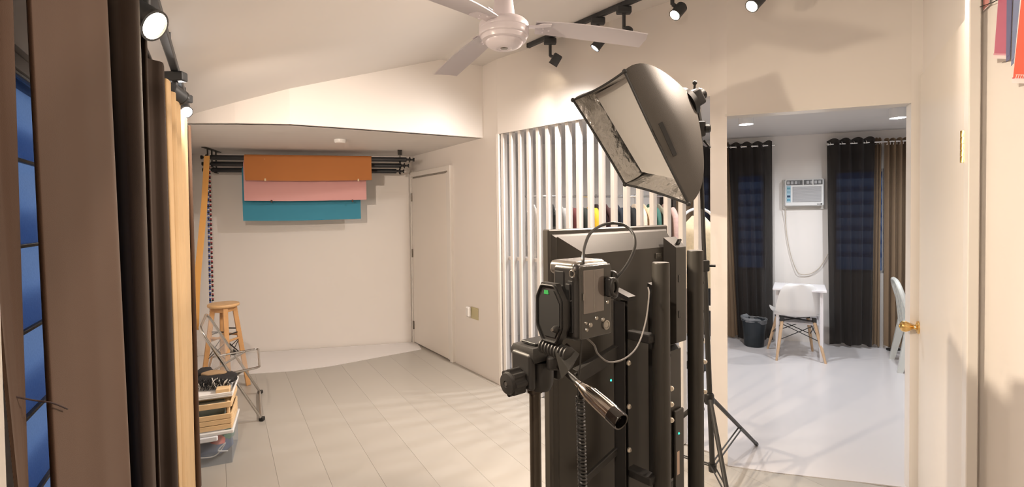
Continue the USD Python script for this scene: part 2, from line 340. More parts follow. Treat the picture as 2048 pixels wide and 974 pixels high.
# ---- windows
PANE = usdkit.material(stage, '/World/Looks/frosted_pane', {'g': ('geometry', {}), 'n': ('noise_texture', {'scale': 260., 'detail': 2.}), 'm': ('mix', {'color1': (.42, .52, .68), 'color2': (.60, .70, .84)}),
    't': ('translucent_bsdf', {}), 'gl': ('glossy_bsdf', {'color': (.6, .6, .6), 'roughness': .35}), 'x': ('mix_closure', {'fac': .06})},
    [('g.position', 'n.vector'), ('n.fac', 'm.fac'), ('m.color', 't.color'), ('t.BSDF', 'x.closure1'), ('gl.BSDF', 'x.closure2')], surface='x.closure')
SEALM = mat('blade_seal', (.06, .055, .06), .5)
WINF = mat('window_frame_paint', (.45, .43, .42), .5)
def window(a, d, n, s0, s1, z0, z1, pitch, label):
    w = thing('window', label, None, [*(a+d*s0), z0], kind='structure')
    fr = [box_on(a, d, n, *q) for q in ((s0, s0+.014, .01, .07, z0, z1), (s1-.014, s1, .01, .07, z0, z1), (s0, s1, .01, .07, z0, z0+.03), (s0, s1, .01, .07, z1-.03, z1))]
    part(w, 'window_frame', fr, WINF)
    k = int((z1-z0-.06)/pitch)+1
    for i in range(k):
        zb = z0+.03+pitch*i; zt = min(zb+pitch*1.42, z1-.03)
        P = [[[*(a+d*s+n*(.018+.034*u)), zb+(zt-zb)*u] for u in (0, 1)] for s in (s0+.014, s1-.014)]
        part(w, 'louvre_blade', thick(grid(P), .005), PANE, smooth=False)
        if pitch < .145: part(w, 'blade_seal', put(cbox([0, -.004, -.003], [s1-s0-.028, .004, .003], .001), frame([*(a+d*(s0+.014)+n*.012), zb], [*d, 0], [*n, 0], [0, 0, 1.])), SEALM)
    return w
ln = V(ldir[1], -ldir[0]); ln = ln if ln@(LW(2)-V(0, 2.)) > 0 else -ln           # outwards through the left wall
window(LB, ldir, ln, s_of(WINZ[1]), s_of(WINZ[0]), .62, 1.83, .143, 'louvre window with blue dusk light behind the near brown curtains')
bn = V(wd[1], -wd[0]); bn = -bn if bn@WA < 0 else bn                             # outwards through the back wall
for (q, lb) in zip(wins, ('louvre window behind the dark curtain left of the air conditioner', 'louvre window behind the curtains right of the air conditioner', 'narrow louvre window seen past the light stand')):
    window(WA, wd, bn, q[0], q[1], q[2], q[3], .15, lb)

# ---- slatted partition
sd = unit(P2-P1); sn = V(-sd[1], sd[0]); sn = sn if sn@V(1, 1) > 0 else -sn; Ls = np.linalg.norm(P2-P1)
SL = thing('slat_partition', 'white floor-to-header vertical timber slat partition beside the open doorway', 'room divider', [*P1, 0])
NS = 18; pitch = .1055
for i in range(NS):
    s = .028+pitch*i
    tw = rng.uniform(-.0025, .0025)
    part(SL, 'slat', box_on(P1+sn*tw, sd, sn, s, s+.031, .012, .064, .005, SOFF-.001, .002), SLATW)
part(SL, 'rail', box_on(P1, sd, sn, .01, Ls-.06, .066, .084, 1.142, 1.175), SLATW)
for z in (.71, .93, .36): part(SL, 'rail', box_on(P1, sd, sn, Ls-.16, Ls+.0, .066, .084, z-.015, z+.015), SLATW)

# ================================================================== LAMPS
LENSW = emit('lens_warm', (1., .80, .56), 38.); LENSC = emit('lens_cool', (.86, .93, 1.), 38.); LENSO = mat('lens_unlit', (.5, .5, .48), .15)
RINGM = mat('lamp_bezel', (.05, .05, .05), .25)
HEADM = mat('track_head', (.035, .038, .042), .5)
def spot(node, name, pos, d, color, power, cone=60., soft=1., r=.03):
    s = UsdLux.SphereLight.Define(stage, f'{node.path}/{name}')
    d = unit(d); x = unit(np.cross([0, 0, 1.] if abs(d[2]) < .95 else [1., 0, 0], -d)); y = np.cross(-d, x); p = np.array(pos)-node.loc
    UsdGeom.Xformable(s).AddTransformOp().Set(Gf.Matrix4d(*[float(q) for q in (*x, 0, *y, 0, *(-d), 0, *p, 1)]))
    s.CreateRadiusAttr(r); s.CreateIntensityAttr(power/(4*math.pi*math.pi*r*r)); s.CreateNormalizeAttr(False); s.CreateColorAttr(Gf.Vec3f(*color))
    sh = UsdLux.ShapingAPI.Apply(s.GetPrim()); sh.CreateShapingConeAngleAttr(cone); sh.CreateShapingConeSoftnessAttr(soft)
def track_head(lens, d, mount, label, lit=None, power=0., color=(1, .8, .55), cone=62., group='track light heads', r=.035, L=.085):
    """cylindrical spot on a track: lens centre, aim, point on the track above"""
    d = unit(d); lens = np.array(lens, float)
    t = thing('track_lamp', label, 'track light', mount, group)
    b = lens-d*L
    part(t, 'lamp_body', turned([(0, 0), (r*.8, 0), (r, .008), (r, L-.004), (r*.97, L), (r*.86, L), (r*.84, L-.012), (0, L-.014)], b, d, 28), HEADM)
    part(t, 'bezel', turned([(r*.88, L-.006), (r*1.04, L-.006), (r*1.05, L+.003), (r*.9, L+.004), (r*.86, L-.002)], b, d, 28), RINGM)
    part(t, 'lens', turned([(0, 0), (r*.85, 0), (r*.6, .003), (0, .004)], lens-d*.008, d, 28), lit or LENSO, 'lit lens' if lit else 'unlit lens')
    m = np.array(mount, float); e = b+d*L*.35
    part(t, 'adapter', rbox(m-V(.048, .024, .045), m+V(.048, .024, .0), .008), HEADM)
    part(t, 'stem', [rod(m-V(0, 0, .02), [m[0], m[1], e[2]+.03], .012), rod([m[0], m[1], e[2]+.03], e, .012)], HEADM)
    if power: spot(t, 'lamp_light', lens+d*.03, d, color, power, cone)
    return t
# right-hand track along the top of the right wall
def rw(px, off):                                       # plan point beside the right wall, off metres into the room
    d = ray(px, 250)[:2]; n = V(-sn[0], -sn[1]); a = P1+n*off; return d*((n@a)/(n@d))
ta, tb = rw(1060, .07), P2+sd*.85-sn*.07
tb = P1+sd*(Ls+1.1)-sn*.42
ta = rw(1060, .09); td = unit(tb-ta); tn = V(-td[1], td[0])
TR = thing('ceiling_track', 'black lighting track at the junction of the ceiling and the right wall', 'lighting track', [*ta, RIDGE])
part(TR, 'track_rail', box_on(ta, td, tn, 0, np.linalg.norm(tb-ta), -.016, .016, RIDGE-.034, RIDGE-.001), HEADM)
part(TR, 'end_cap', box_on(ta, td, tn, -.014, .002, -.018, .018, RIDGE-.036, RIDGE-.001), BLACK)
def on_track(px, py):                                  # lens seen at px,py hanging under the track
    d = ray(px, py); n = tn; t = (n@ta)/(n@d[:2]); return EYEP+d*t
WARM, COOL = (1., .82, .67), (1., .92, .85)
def rt(px, py, aim, mpx, label, **k):
    l = on_track(px, py); d = unit(np.array(aim)-l); m = on_track(mpx, 60); return track_head(l, d, [m[0], m[1], RIDGE-.034], label, **k)
rt(1106, 129, (-1.4, 4.9, .0), 1100, 'black track spot turned away, first from the far end of the right-hand track', lit=LENSW, power=14, color=WARM, cone=44)
rt(1190, 96, (-1.7, 3.6, -.2), 1196, 'track spot shining bluish white under the ceiling fan blade', lit=LENSC, power=130, color=COOL, cone=66)
rt(1252, 80, (.2, 2.8, .0), 1248, 'track spot half hidden behind the tip of the fan blade', lit=LENSW, power=45, color=WARM, cone=60)
rt(1350, 30, (-1.1, 2.1, .3), 1345, 'warm lit track spot right of the fan blade tip', lit=LENSW, power=112, color=WARM, cone=68)
rt(1504, 12, (-1.1, 1.8, .2), 1496, 'warm lit track spot over the open doorway, nearest on the right-hand track', lit=LENSW, power=90, color=WARM, cone=68)
ql = ta+td*(np.linalg.norm(tb-ta)-.16); qm = V(*ql, RIDGE-.034); qd = unit(V(-.4, .5, .6)-qm)
track_head(qm+V(0, 0, -.16)+qd*.06, qd, qm, 'added unseen warm fill spot at the near end of the right-hand track, above the picture', lit=LENSW, power=75, color=WARM, cone=62)  # extra lamp out of view, added to light the screen back and near curtains
# left-hand track above the curtains
def lw_pt(px, py, Z): return dep(px, py, Z)
LT0, LT1 = LW(.1), LW(3.15)
tz = 2.245; off = -ln*.10
TL = thing('ceiling_track', 'black lighting track running above the left-hand curtains', 'lighting track', [*(LT0+off), tz])
part(TL, 'track_rail', box_on(LT0+off, unit(LT1-LT0), ln, 0, np.linalg.norm(LT1-LT0), -.016, .016, tz, tz+.034), HEADM)
part(TL, 'hanger', [rod([*(LW(z)+off), tz+.03], [*(LW(z)+off), zslope(LW(z)+off)], .006) for z in (1.2, 2.1, 3.0)], HEADM)
def lt(px, py, Z, d, label, **k):
    l = dep(px, py, Z); m = LW(Z-.02)+off; return track_head(l, d, [m[0], m[1], tz], label, **k)
lt(308, 51, 1.44, (.84, .02, -.52), 'large bright warm track spot above the dark curtain, nearest on the left', lit=LENSW, power=165, color=(1., .82, .62), cone=60, r=.045)
lt(364, 196, 2.35, (.12, .92, -.30), 'black track spot above the beige curtain, middle of the left-hand track', lit=LENSW, power=75, color=WARM, cone=56)
lt(372, 224, 2.78, (.72, -.35, -.5), 'track spot with white lens above the far end of the beige curtain', lit=LENSC, power=12, color=COOL, cone=70)

m_ = LW(.28)+off; ld_ = unit(V(1.7, 1.9, .95)-V(*m_, tz)); track_head(V(*m_, tz-.10)+ld_*.07, ld_, [*m_, tz], 'added unseen warm fill spot at the near end of the left-hand track, above the picture edge', lit=LENSW, power=30, color=WARM, cone=66)  # added out-of-view lamp, fills the foreground and the near right wall

# ---- ceiling fan
Hb = dep(1008, 66, 2.15); hz = Hb[2]; hx, hy = Hb[0], Hb[1]
FN = thing('ceiling_fan', 'white three-bladed ceiling fan hanging over the studio', 'ceiling fan', [hx, hy, hz])
ctop = min(zslope((hx, hy)), RIDGE)
part(FN, 'downrod', turned([(.0, 0), (.050, 0), (.047, .05), (.036, .14), (.030, .2), (.012, .205), (.012, ctop-hz-.03), (.05, ctop-hz-.028), (.05, ctop-hz-.001), (0, ctop-hz-.001)], [hx, hy, hz+.03], [0, 0, 1], 24), FANW)
part(FN, 'motor_housing', turned([(0, .056), (.06, .054), (.094, .048), (.104, .038), (.106, .030), (.106, .016), (.1035, .012), (.106, .008), (.106, -.008), (.1035, -.014), (.098, -.017), (.098, -.022), (.094, -.034), (.08, -.038), (0, -.038)], [hx, hy, hz], [0, 0, 1], 48), FANW)
part(FN, 'bottom_cap', turned([(.080, -.034), (.080, -.040), (.074, -.052), (.058, -.062), (.040, -.066), (.034, -.0665), (.033, -.0645), (0, -.0645)], [hx, hy, hz], [0, 0, 1], 48), FANW)
part(FN, 'badge', turned([(0, 0), (.016, 0), (.015, -.002), (0, -.0025)], [hx, hy, hz-.0645], [0, 0, 1], 20), STEELD, 'small oval badge')
for az in (2, 122, 241):
    a = math.radians(az); u_ = V(math.cos(a), math.sin(a), 0); w_ = V(-math.sin(a), math.cos(a), 0); P = []
    for r in np.linspace(.135, .60, 14):
        q = (r-.135)/.465; wid = .052+.018*math.sin(min(1, q*1.6)*math.pi/2)-.004*q; row = []
        for s in np.linspace(-1, 1, 7):
            row.append(V(hx, hy, hz)+u_*(r+.012*(1-abs(s))*(q > .99))+w_*s*wid+V(0, 0, .022-.055*q**1.3-.12*wid*s*(1-.3*q)+.006*(1-s*s)))
        P.append(row)
    bl = part(FN, 'blade', thick(grid(P), .004), FANB)
    br = np.array([[*(V(hx, hy, hz)+u_*r+w_*s*(.026+.02*(r > .16))+V(0, 0, .026-.012*max(0, r-.1)+.008*s*.5))] for r in (.085, .13, .165, .20) for s in (-1, 1)]).reshape(4, 2, 3)
    part(bl, 'blade_bracket', [thick(grid(br), .004)]+[turned([(0, 0), (.005, 0), (.004, -.004), (0, -.005)], V(hx, hy, hz)+u_*r+w_*s+V(0, 0, .012-.02*(r-.1)), [0, 0, 1], 10) for r, s in ((.165, .02), (.165, -.02), (.19, 0))], FANW)

# ---- soffit fitting
sp = fl(680, 279, SOFF)
solo('soffit_fitting', turned([(0, 0), (.055, 0), (.055, -.018), (.05, -.03), (.046, -.034), (0, -.034)], sp-V(0, 0, .0005), [0, 0, 1], 28), WHITEP, 'small round white fitting on the alcove soffit', 'smoke detector')
# ---- next room downlights
DL = emit('downlight_lens', (.97, .98, 1.), 26.)
def downlight(px, py, label, power):
    p = fl(px, py, CEIL2-.085); t = thing('downlight', label, 'ceiling light', [p[0], p[1], CEIL2], 'surface downlights of the next room')
    part(t, 'housing', turned([(0, 0), (.066, 0), (.066, -.083), (.062, -.085), (.058, -.08), (0, -.079)], [p[0], p[1], CEIL2-.0005], [0, 0, 1], 32), WHITEP)
    part(t, 'lens', turned([(0, 0), (.056, 0), (.05, -.003), (0, -.004)], [p[0], p[1], CEIL2-.0805], [0, 0, 1], 28), DL)
    spot(t, 'lamp_light', [p[0], p[1], CEIL2-.12], (0, 0, -1), (.93, .96, 1.), power, 86., .8, .04)
downlight(1492, 249, 'white surface-mounted downlight above the left dark curtain', 62)
downlight(1796, 236, 'white surface-mounted downlight above the right beige curtain', 62)

t = thing('downlight', 'added unseen white downlight over the clothes rail, brightening the closet behind the slats', 'ceiling light', [.78, 4.72, CEIL2])  # added lamp, hidden from view, lifts the closet wall behind the slats
part(t, 'housing', turned([(0, 0), (.066, 0), (.066, -.083), (.062, -.085), (.058, -.08), (0, -.079)], [.78, 4.72, CEIL2-.0005], [0, 0, 1], 32), WHITEP)
part(t, 'lens', turned([(0, 0), (.056, 0), (.05, -.003), (0, -.004)], [.78, 4.72, CEIL2-.0805], [0, 0, 1], 28), DL)
spot(t, 'lamp_light', [.78, 4.72, CEIL2-.12], (0, 0, -1), (1., .93, .88), 46, 86., .8, .04)

# ================================================================== LEFT CURTAINS
BROWN = cloth('curtain_brown', (.098, .058, .039), see=.0, trans=.12)
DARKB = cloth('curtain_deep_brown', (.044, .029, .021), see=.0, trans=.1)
BROWN2 = cloth('curtain_dark_brown', (.022, .0165, .0145), see=.29, trans=.15)
BEIGE = cloth('curtain_beige', (.70, .50, .28), see=.0, trans=.3)
BEIGE2 = cloth('curtain_taupe', (.30, .21, .135), see=.05, trans=.3)
def colcurtain(name, cols, z0, z1, material, label, seed, group=None, per=7):
    cols = np.array(cols, float); q = []
    for i in range(len(cols)-1):
        a, b, c, d = cols[max(i-1, 0)], cols[i], cols[i+1], cols[min(i+2, len(cols)-1)]
        for t in np.linspace(0, 1, per, endpoint=False):
            m1, m2 = (c-a)*.30, (d-b)*.30
            q.append((2*t**3-3*t*t+1)*b+(t**3-2*t*t+t)*m1+(-2*t**3+3*t*t)*c+(t**3-t*t)*m2)
    q.append(cols[-1]); q = np.array(q); R = []
    zs = np.linspace(z0, z1, 26)
    for j, (xt, xb, Z) in enumerate(q):
        col = []
        for z in zs:
            y = min(max(HOR-(z-EYE)/Z*F, -200), 1500); x = xt+(xb-xt)*y/974
            p = dep(x, y, Z); w = (z1-z)/(z1-z0)
            wob = .010*w*(meshkit.noise(V(j*.21, z*1.1, seed*3.3))-.5)
            col.append([p[0]+.85*wob, p[1]+.5*wob, z])
        R.append(col)
    return solo(name, thick(grid(R), .0025), material, label, 'curtain', group, smooth=60)
ZC = 2.09
colcurtain('curtain', [(-62, 30, .44), (-57, 34, .47), (-54, 40, .485), (-30, 46, .515), (0, 50, .53), (22, 53, .545), (20, 51, .57)], .03, ZC, BROWN, 'brown curtain panel left of the blue window gap', 1, 'brown studio curtains')
colcurtain('curtain', [(57, 105, .60), (55, 104.5, .572), (62, 112, .565), (105, 155, .64), (160, 208, .75), (205, 254, .875), (213, 262, .91), (212, 261, .95), (207, 256, 1.0)], .03, ZC, BROWN, 'wide brown curtain right of the blue window gap', 2, 'brown studio curtains')
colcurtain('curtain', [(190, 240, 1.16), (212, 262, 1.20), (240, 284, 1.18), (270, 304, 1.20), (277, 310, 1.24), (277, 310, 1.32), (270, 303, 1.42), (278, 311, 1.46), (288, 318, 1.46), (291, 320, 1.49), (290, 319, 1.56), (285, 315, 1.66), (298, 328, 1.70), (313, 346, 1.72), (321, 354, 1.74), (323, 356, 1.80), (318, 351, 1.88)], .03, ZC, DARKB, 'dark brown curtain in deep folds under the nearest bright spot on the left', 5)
colcurtain('curtain', [(312, 345, 1.98), (323, 356, 1.93), (330, 360, 1.94), (336, 364, 1.99), (333.5, 361.5, 2.11), (339, 367, 2.13), (346, 372, 2.155), (344.3, 371.2, 2.28), (349.5, 375.5, 2.31), (355, 380, 2.35), (353.4, 378.7, 2.46), (358, 382.5, 2.49), (362, 386, 2.53), (361, 385, 2.61), (364, 388, 2.66), (368, 391, 2.70), (366, 389, 2.78)], .03, ZC, BEIGE, 'beige curtain in narrow folds between two brown curtains', 3)
colcurtain('curtain', [(362, 387, 2.86), (368, 392, 2.80), (371, 396, 2.79), (374.5, 401, 2.80), (375, 401, 2.86), (369, 394, 2.96)], .03, ZC-.02, BROWN, 'thin dark edge of the last brown curtain beside the alcove', 4)
# curtain rail
RL = thing('curtain_rail', 'black curtain rail along the left wall above the curtains', 'curtain rail', [*(LW(1.6)-ln*.07), ZC+.015])
part(RL, 'rail_tube', rod([*(LW(.35)-ln*.07), ZC+.02], [*(LW(2.98)-ln*.07), ZC+.02], .009), BLACKM)
for z in (.9, 2.0, 2.9): part(RL, 'wall_bracket', [rod([*(LW(z)-ln*.07), ZC+.02], [*LW(z), ZC+.03], .007), box_on(LW(z), ldir, -ln, -.02, .02, 0, .006, ZC-.02, ZC+.07)], BLACKM)
part(RL, 'finial', turned([(0, 0), (.009, 0), (.018, .008), (.02, .02), (.014, .034), (0, .04)], [*(LW(2.98)-ln*.07), ZC+.02], [*(-ldir), 0], 16), BLACKM)
# loose thread across the gap
solo('thread', tube(spline([dep(28, 793, .50), dep(70, 801, .535), dep(105, 806, .552), dep(135, 818, .60)], 14), .0009, 6), mat('dark_thread', (.03, .012, .012), .8), 'thin dark thread stretched across the gap between the near curtains', 'thread')

# ================================================================== BACKDROP ROLLERS
bdir = unit(PR-PL); bnn = V(bdir[1], -bdir[0])          # towards the camera
RUB = mat('roller_tube', (.016, .018, .022), .4)
def at_off(px, off):                                   # plan point seen at column px, off metres in front of the back wall
    d = ray(px, 320)[:2]; a = PL+bnn*off; return d*((bnn@a)/(bnn@d))
def roller(py, off, xl, xr, z_px, label):
    a, b = at_off(xl, off), at_off(xr, off); z = dep(440, z_px, at_off(440, off)[1])[2]
    t = thing('backdrop_roller', label, 'backdrop roller', [*((a+b)/2), z], 'backdrop rollers')
    d3 = V(*unit(b-a), 0); L = np.linalg.norm(b-a)
    part(t, 'roller_tube', turned([(0, .10), (.026, .10), (.026, L-.09), (0, L-.09)], [*a, z], d3, 24), RUB)
    for o, dr in ((a, d3), (b, -d3)):
        part(t, 'chain_wheel', turned([(0, 0), (.021, 0), (.021, .012), (.012, .016), (.010, .04), (.016, .045), (.031, .048), (.031, .058), (.014, .062), (.014, .085), (.024, .088), (.024, .105), (0, .105)], [*o, z], dr, 24), BLACK)
    return z
z1 = roller(0, .52, 402, 829, 315, 'top front backdrop roller carrying the orange paper')
z2 = roller(0, .40, 404, 818, 328, 'middle backdrop roller carrying the pink paper')
z3 = roller(0, .28, 405, 808, 340, 'lowest rear backdrop roller carrying the blue paper')
for px, lb in ((424, 'black roller bracket screwed to the soffit at the left end'), (800, 'black roller bracket screwed to the soffit at the right end')):
    t = thing('roller_bracket', lb, 'bracket', [*at_off(px, .4), SOFF])
    o = at_off(px, .4)
    M = lambda n0, n1, z0_, z1_, s=.013: box_on(o, bdir, bnn, -s, s, n0, n1, z0_, z1_)
    part(t, 'top_plate', M(-.22, .22, SOFF-.007, SOFF-.001, .024), BLACKM)
    for off, zz in ((.52, z1), (.40, z2), (.28, z3)):
        part(t, 'hanger_arm', [M(off-.4-.012, off-.4+.012, zz-.03, SOFF-.006, .005), M(off-.4-.035, off-.4+.035, zz-.036, zz-.028, .012)], BLACKM)
def paper(name, off, z, xl, xr, yb, col, label, clips, R=.034):
    a, b = at_off(xl, off), at_off(xr, off); zb = dep((xl+xr)/2, yb, at_off((xl+xr)/2, off)[1])[2]
    prof = [(R*math.cos(t), z+R*math.sin(t)) for t in np.linspace(math.pi*1.15, 0, 16)]
    n = 10
    for k in range(1, n+1):
        u = k/n; prof.append((R+.004*math.sin(u*3)-.012*u*u, z-(z-zb)*u))
    L = np.linalg.norm(b-a); rows = []
    for s in np.linspace(0, 1, 9):
        rows.append([[*(a+(b-a)*s+bnn*(p+.003*math.sin(s*5+zz*9))), zz-(.006*math.sin(s*4) if k > 15 else 0)] for k, (p, zz) in enumerate(prof)])
    t = thing(name, label, 'paper backdrop', [*((a+b)/2), z], 'rolled paper backdrops')
    part(t, 'paper_sheet', thick(grid(rows), .002), mat(name+'_'+label.split()[0], col, .75, var=.03, vs=3.), smooth=50)
    part(t, 'paper_roll', turned([(.0265, 0), (R-.002, 0), (R-.002, L), (.0265, L)], [*a, z], [*unit(b-a), 0], 28), mat('roll_'+label.split()[0], col, .75))
    for s, zz, m in clips: 
        c = a+(b-a)*s+bnn*(R-.004 if zz > zb+.02 else R-.008)
        part(t, 'clip', rbox([*(c-.008), zz-.016], [*(c+.008), zz+.012], .004), m)
    return zb
CLIPD = mat('clip_dark', (.08, .04, .03), .4); TAPE = mat('tape_cream', (.8, .66, .45), .6)
zo = dep(610, 360, 5.25)[2]
paper('paper_backdrop', .52, z1, 490, 743, 361, (.50, .185, .05), 'orange-brown paper backdrop, shortest and in front', [(.155, zo+.012, TAPE), (.89, zo+.012, TAPE), (.155, z1-.02, TAPE)])
zp = dep(610, 401, 5.35)[2]
paper('paper_backdrop', .40, z2, 488, 732, 401, (.70, .37, .36), 'pink paper backdrop hanging between the orange and the blue', [(.215, zp-.0, CLIPD), (.88, zp+.0, CLIPD)])
paper('paper_backdrop', .28, z3, 485, 720, 440, (.045, .27, .40), 'teal blue paper backdrop, longest and rearmost', [])
# orange ribbon and beaded chains at the left end
ORNG = mat('orange_band', (.85, .45, .13), .5)
def ribbon(pts, w, dirw):
    p = spline(pts, 24); return thick(grid([[q-dirw*w(k/23), q+dirw*w(k/23)] for k, q in enumerate(p)]), .003)
d_ = V(*bdir, 0)
A_ = at_off(414, .57)
solo('orange_band', ribbon([[*A_, z1+.01], dep(409, 400, A_[1]-.08), dep(402, 480, A_[1]-.2), dep(394, 570, A_[1]-.32), dep(391, 660, A_[1]-.38)], lambda u: .027+.003*u, d_), ORNG, 'orange webbing band hanging from the left roller end', 'band')
def chain(px0, px1, offs, cols, label):
    a = at_off(px0, offs); b = at_off(px1, offs); zt = dep(px0, 334, a[1])[2]; zb = dep(px1, 632, b[1])[2]; L = zt-zb
    t = thing('roller_chain', label, 'beaded chain', [*a, zt], 'beaded roller chains')
    n = 96; sets = [[] for _ in cols]
    for i in range(n):
        u = i/(n-1); p = V(*(a+(b-a)*u), zt-L*u); s = trimesh.creation.icosphere(1, .0112); s.apply_scale([1, 1, .9]); s.apply_translation(p); sets[i % len(cols)].append(s)
    part(t, 'cord', rod([*a, zt], [*b, zb], .004, 6), BLACK)
    for s, c in zip(sets, cols): part(t, 'beads', s, c, kind='stuff')
BLUEB, REDB, WHB = mat('bead_blue', (.06, .09, .32), .35), mat('bead_red', (.35, .05, .06), .35), mat('bead_white', (.65, .63, .62), .35)
chain(414.5, 413, .50, [BLUEB, BLACK, BLUEB, WHB], 'blue and black beaded chain hanging behind the orange band')
chain(418.5, 418.5, .44, [REDB, BLACK, WHB], 'dark red and white beaded chain nearest the wall corner')

# ---- wall outlet with plug
def on_alc(px, py): d = ray(px, py); t = (n_in@P1)/(n_in@d[:2]); return EYEP+d*t
q0, q1 = on_alc(943, 635), on_alc(957, 617); sa, sb_ = sorted(((q0[:2]-P1)@dd, (q1[:2]-P1)@dd))
OUT = thing('wall_outlet', 'cream wall outlet with a white adaptor plugged in, right of the alcove door', 'wall outlet', [*(P1+dd*sa), q0[2]])
part(OUT, 'cover_plate', box_on(P1, dd, n_in, sa, sb_, .0, .008, q0[2]-.005, q1[2]), mat('outlet_cream', (.52, .47, .28), .4))
part(OUT, 'adaptor', box_on(P1, dd, n_in, sb_-.02, sb_+.05, .006, .045, q0[2]+.008, q1[2]-.002, .012), WHITEP, 'white adaptor')

# ================================================================== THINGS IN THE ALCOVE CORNER
# bar stool
sc = dep(447, 606, 4.50); SX, SY, SH = sc[0], sc[1], sc[2]
ST = thing('bar_stool', 'round wooden bar stool standing in the left corner of the alcove', 'stool', [SX, SY, 0])
part(ST, 'seat', turned([(0, 0), (.112, 0), (.125, .006), (.130, .018), (.127, .030), (.119, .034), (0, .036)], [SX, SY, SH-.034], [0, 0, 1], 40), WOODL)
legs = []
for k in range(4):
    a = math.radians(38+90*k); t_ = V(SX+.085*math.cos(a), SY+.085*math.sin(a), SH-.034); b_ = V(SX+.185*math.cos(a), SY+.185*math.sin(a), 0)
    d = unit(b_-t_); x = unit(np.cross(d, [-math.sin(a), math.cos(a), 0])); y = np.cross(d, x); L = np.linalg.norm(b_-t_)
    m = put(cbox([-.019, -.019, 0], [.019, .019, L], .003), frame(t_, x, y, d)); m.vertices[:, 2] = np.maximum(m.vertices[:, 2], 0)
    legs.append((t_, b_)); part(ST, 'leg', m, WOOD)
def on_leg(k, z): t_, b_ = legs[k]; u = (t_[2]-z)/t_[2]; return t_+(b_-t_)*u
for k in range(4):
    for z, w, m in ((SH-.055, .014, WOOD), (SH-.30, .010, WOOD), (SH-.245, .006, BLACKM)):
        a, b = on_leg(k, z-(.03 if k % 2 else 0)*(w < .014)), on_leg((k+1) % 4, z-(.03 if k % 2 else 0)*(w < .014))
        part(ST, 'apron' if w == .014 else 'rung', rod(a, b, w, 10) if w < .014 else put(cbox([0, -.008, -.022], [np.linalg.norm(b-a), .008, .022]), frame(a, unit(b-a), np.cross([0, 0, 1.], unit(b-a)), [0, 0, 1.])), m)
for k in range(4):
    part(ST, 'wire_brace', [rod(on_leg(k, SH-.33), on_leg((k+1) % 4, SH-.5), .0035, 8), rod(on_leg(k, SH-.5), on_leg((k+1) % 4, SH-.33), .0035, 8)], BLACKM)
# folding chair: chromed frame with clear seat and back
ACRYL = clear('clear_acrylic', (.955, .955, .95), .07, .05); CHAIRC = mat('chair_chrome', (.50, .48, .45), .18, 1.)
nb, fb_ = V(-1.93, 3.79, .012), V(-2.24, 4.38, .012); upv = V(-.24, -.35, .775)
CH = thing('folding_chair', 'folding chair with clear seat and chromed tube frame beside the wooden crate', 'chair', [-2.1, 4.05, 0])
def A(s, u): return nb+(fb_-nb)*s+upv*u
loop = fillet([A(0, .02), A(0, 1.), A(1, 1.), A(1, .02)], .10, n=8)
part(CH, 'back_frame', [tube(loop, .0105, 12), rod(A(0, .012), A(1, .012), .0105)], CHAIRC)
for s in (0, 1): part(CH, 'foot', rbox(A(s, .0)-V(.018, .018, .012), A(s, .0)+V(.018, .018, .02), .008), BLACK)
sdv = unit(V(.24, .35, -.02)); S = lambda s, l: A(s, .525)+sdv*l
part(CH, 'seat_frame', tube(fillet([S(.04, -.17), S(.04, .215), S(.96, .215), S(.96, -.17)], .035, closed=True, n=6), .0085, 10, closed=True), CHAIRC)
P = [[S(.07+.86*i/6, -.15+.345*j/6)+V(0, 0, -.012*math.sin(math.pi*j/6)) for j in range(7)] for i in range(7)]
part(CH, 'seat', thick(grid(P), .006), ACRYL)
P = [[A(.04+.92*i/8, .60+.37*j/6)+V(.03, -.02, 0)*math.sin(math.pi*i/8)*-1 for j in range(7)] for i in range(9)]
part(CH, 'backrest', thick(grid(P), .006), ACRYL)
rb0, rb1 = S(.06, .16)+V(-.30, -.22, 0), S(.94, .16)+V(-.30, -.22, 0)
for s, e in ((.06, 0), (.94, 1)): 
    g_ = A(s, .0)+V(-.46, -.08, .0); g_[2] = .012
    part(CH, 'rear_leg', tube([S(s, .10), S(s, -.16)*.5+g_*.5+V(.03, .02, .05), g_], .009, 10), CHAIRC)
for s in (.0, 1.): part(CH, 'pivot', turned([(0, 0), (.022, 0), (.024, .006), (.022, .026), (0, .028)], A(s, .525)-unit(fb_-nb)*.012, fb_-nb, 20), BLACK)
# clear storage box with a wooden crate on top
bxr = fl(465, 925); B0 = V(bxr[0], bxr[1]); be = V(-unit(ldir)[0], -unit(ldir)[1]); bl_ = V(be[1], -be[0]); bl_ = bl_ if bl_[0] < 0 else -bl_
be = unit(V(-.40, .92)); bl_ = unit(V(-.92, -.40))       # the box stands nearly square to the room's far end
BZ = .205; bwid, bdep = .27, .36
def bx3(s0, s1, d0, d1, z0, z1, c=.004):
    M = frame([*B0, 0], [*bl_, 0], [*be, 0], [0, 0, 1.]); m = put(cbox([s0, d0, z0], [s1, d1, z1], c), M)
    if np.linalg.det(M[:3, :3]) < 0: m.invert()
    return m
BOX = thing('storage_box', 'clear plastic storage box on the floor with red and blue things inside', 'storage box', [*B0, 0])
CLP = clear('clear_plastic', (.92, .94, .96), .09, .10)
part(BOX, 'box_walls', [bx3(0, bwid, 0, .004, .0, BZ), bx3(0, bwid, bdep-.004, bdep, .0, BZ), bx3(0, .004, .004, bdep-.004, .0, BZ), bx3(bwid-.004, bwid, .004, bdep-.004, .0, BZ), bx3(.004, bwid-.004, .004, bdep-.004, .0, .004)], CLP)
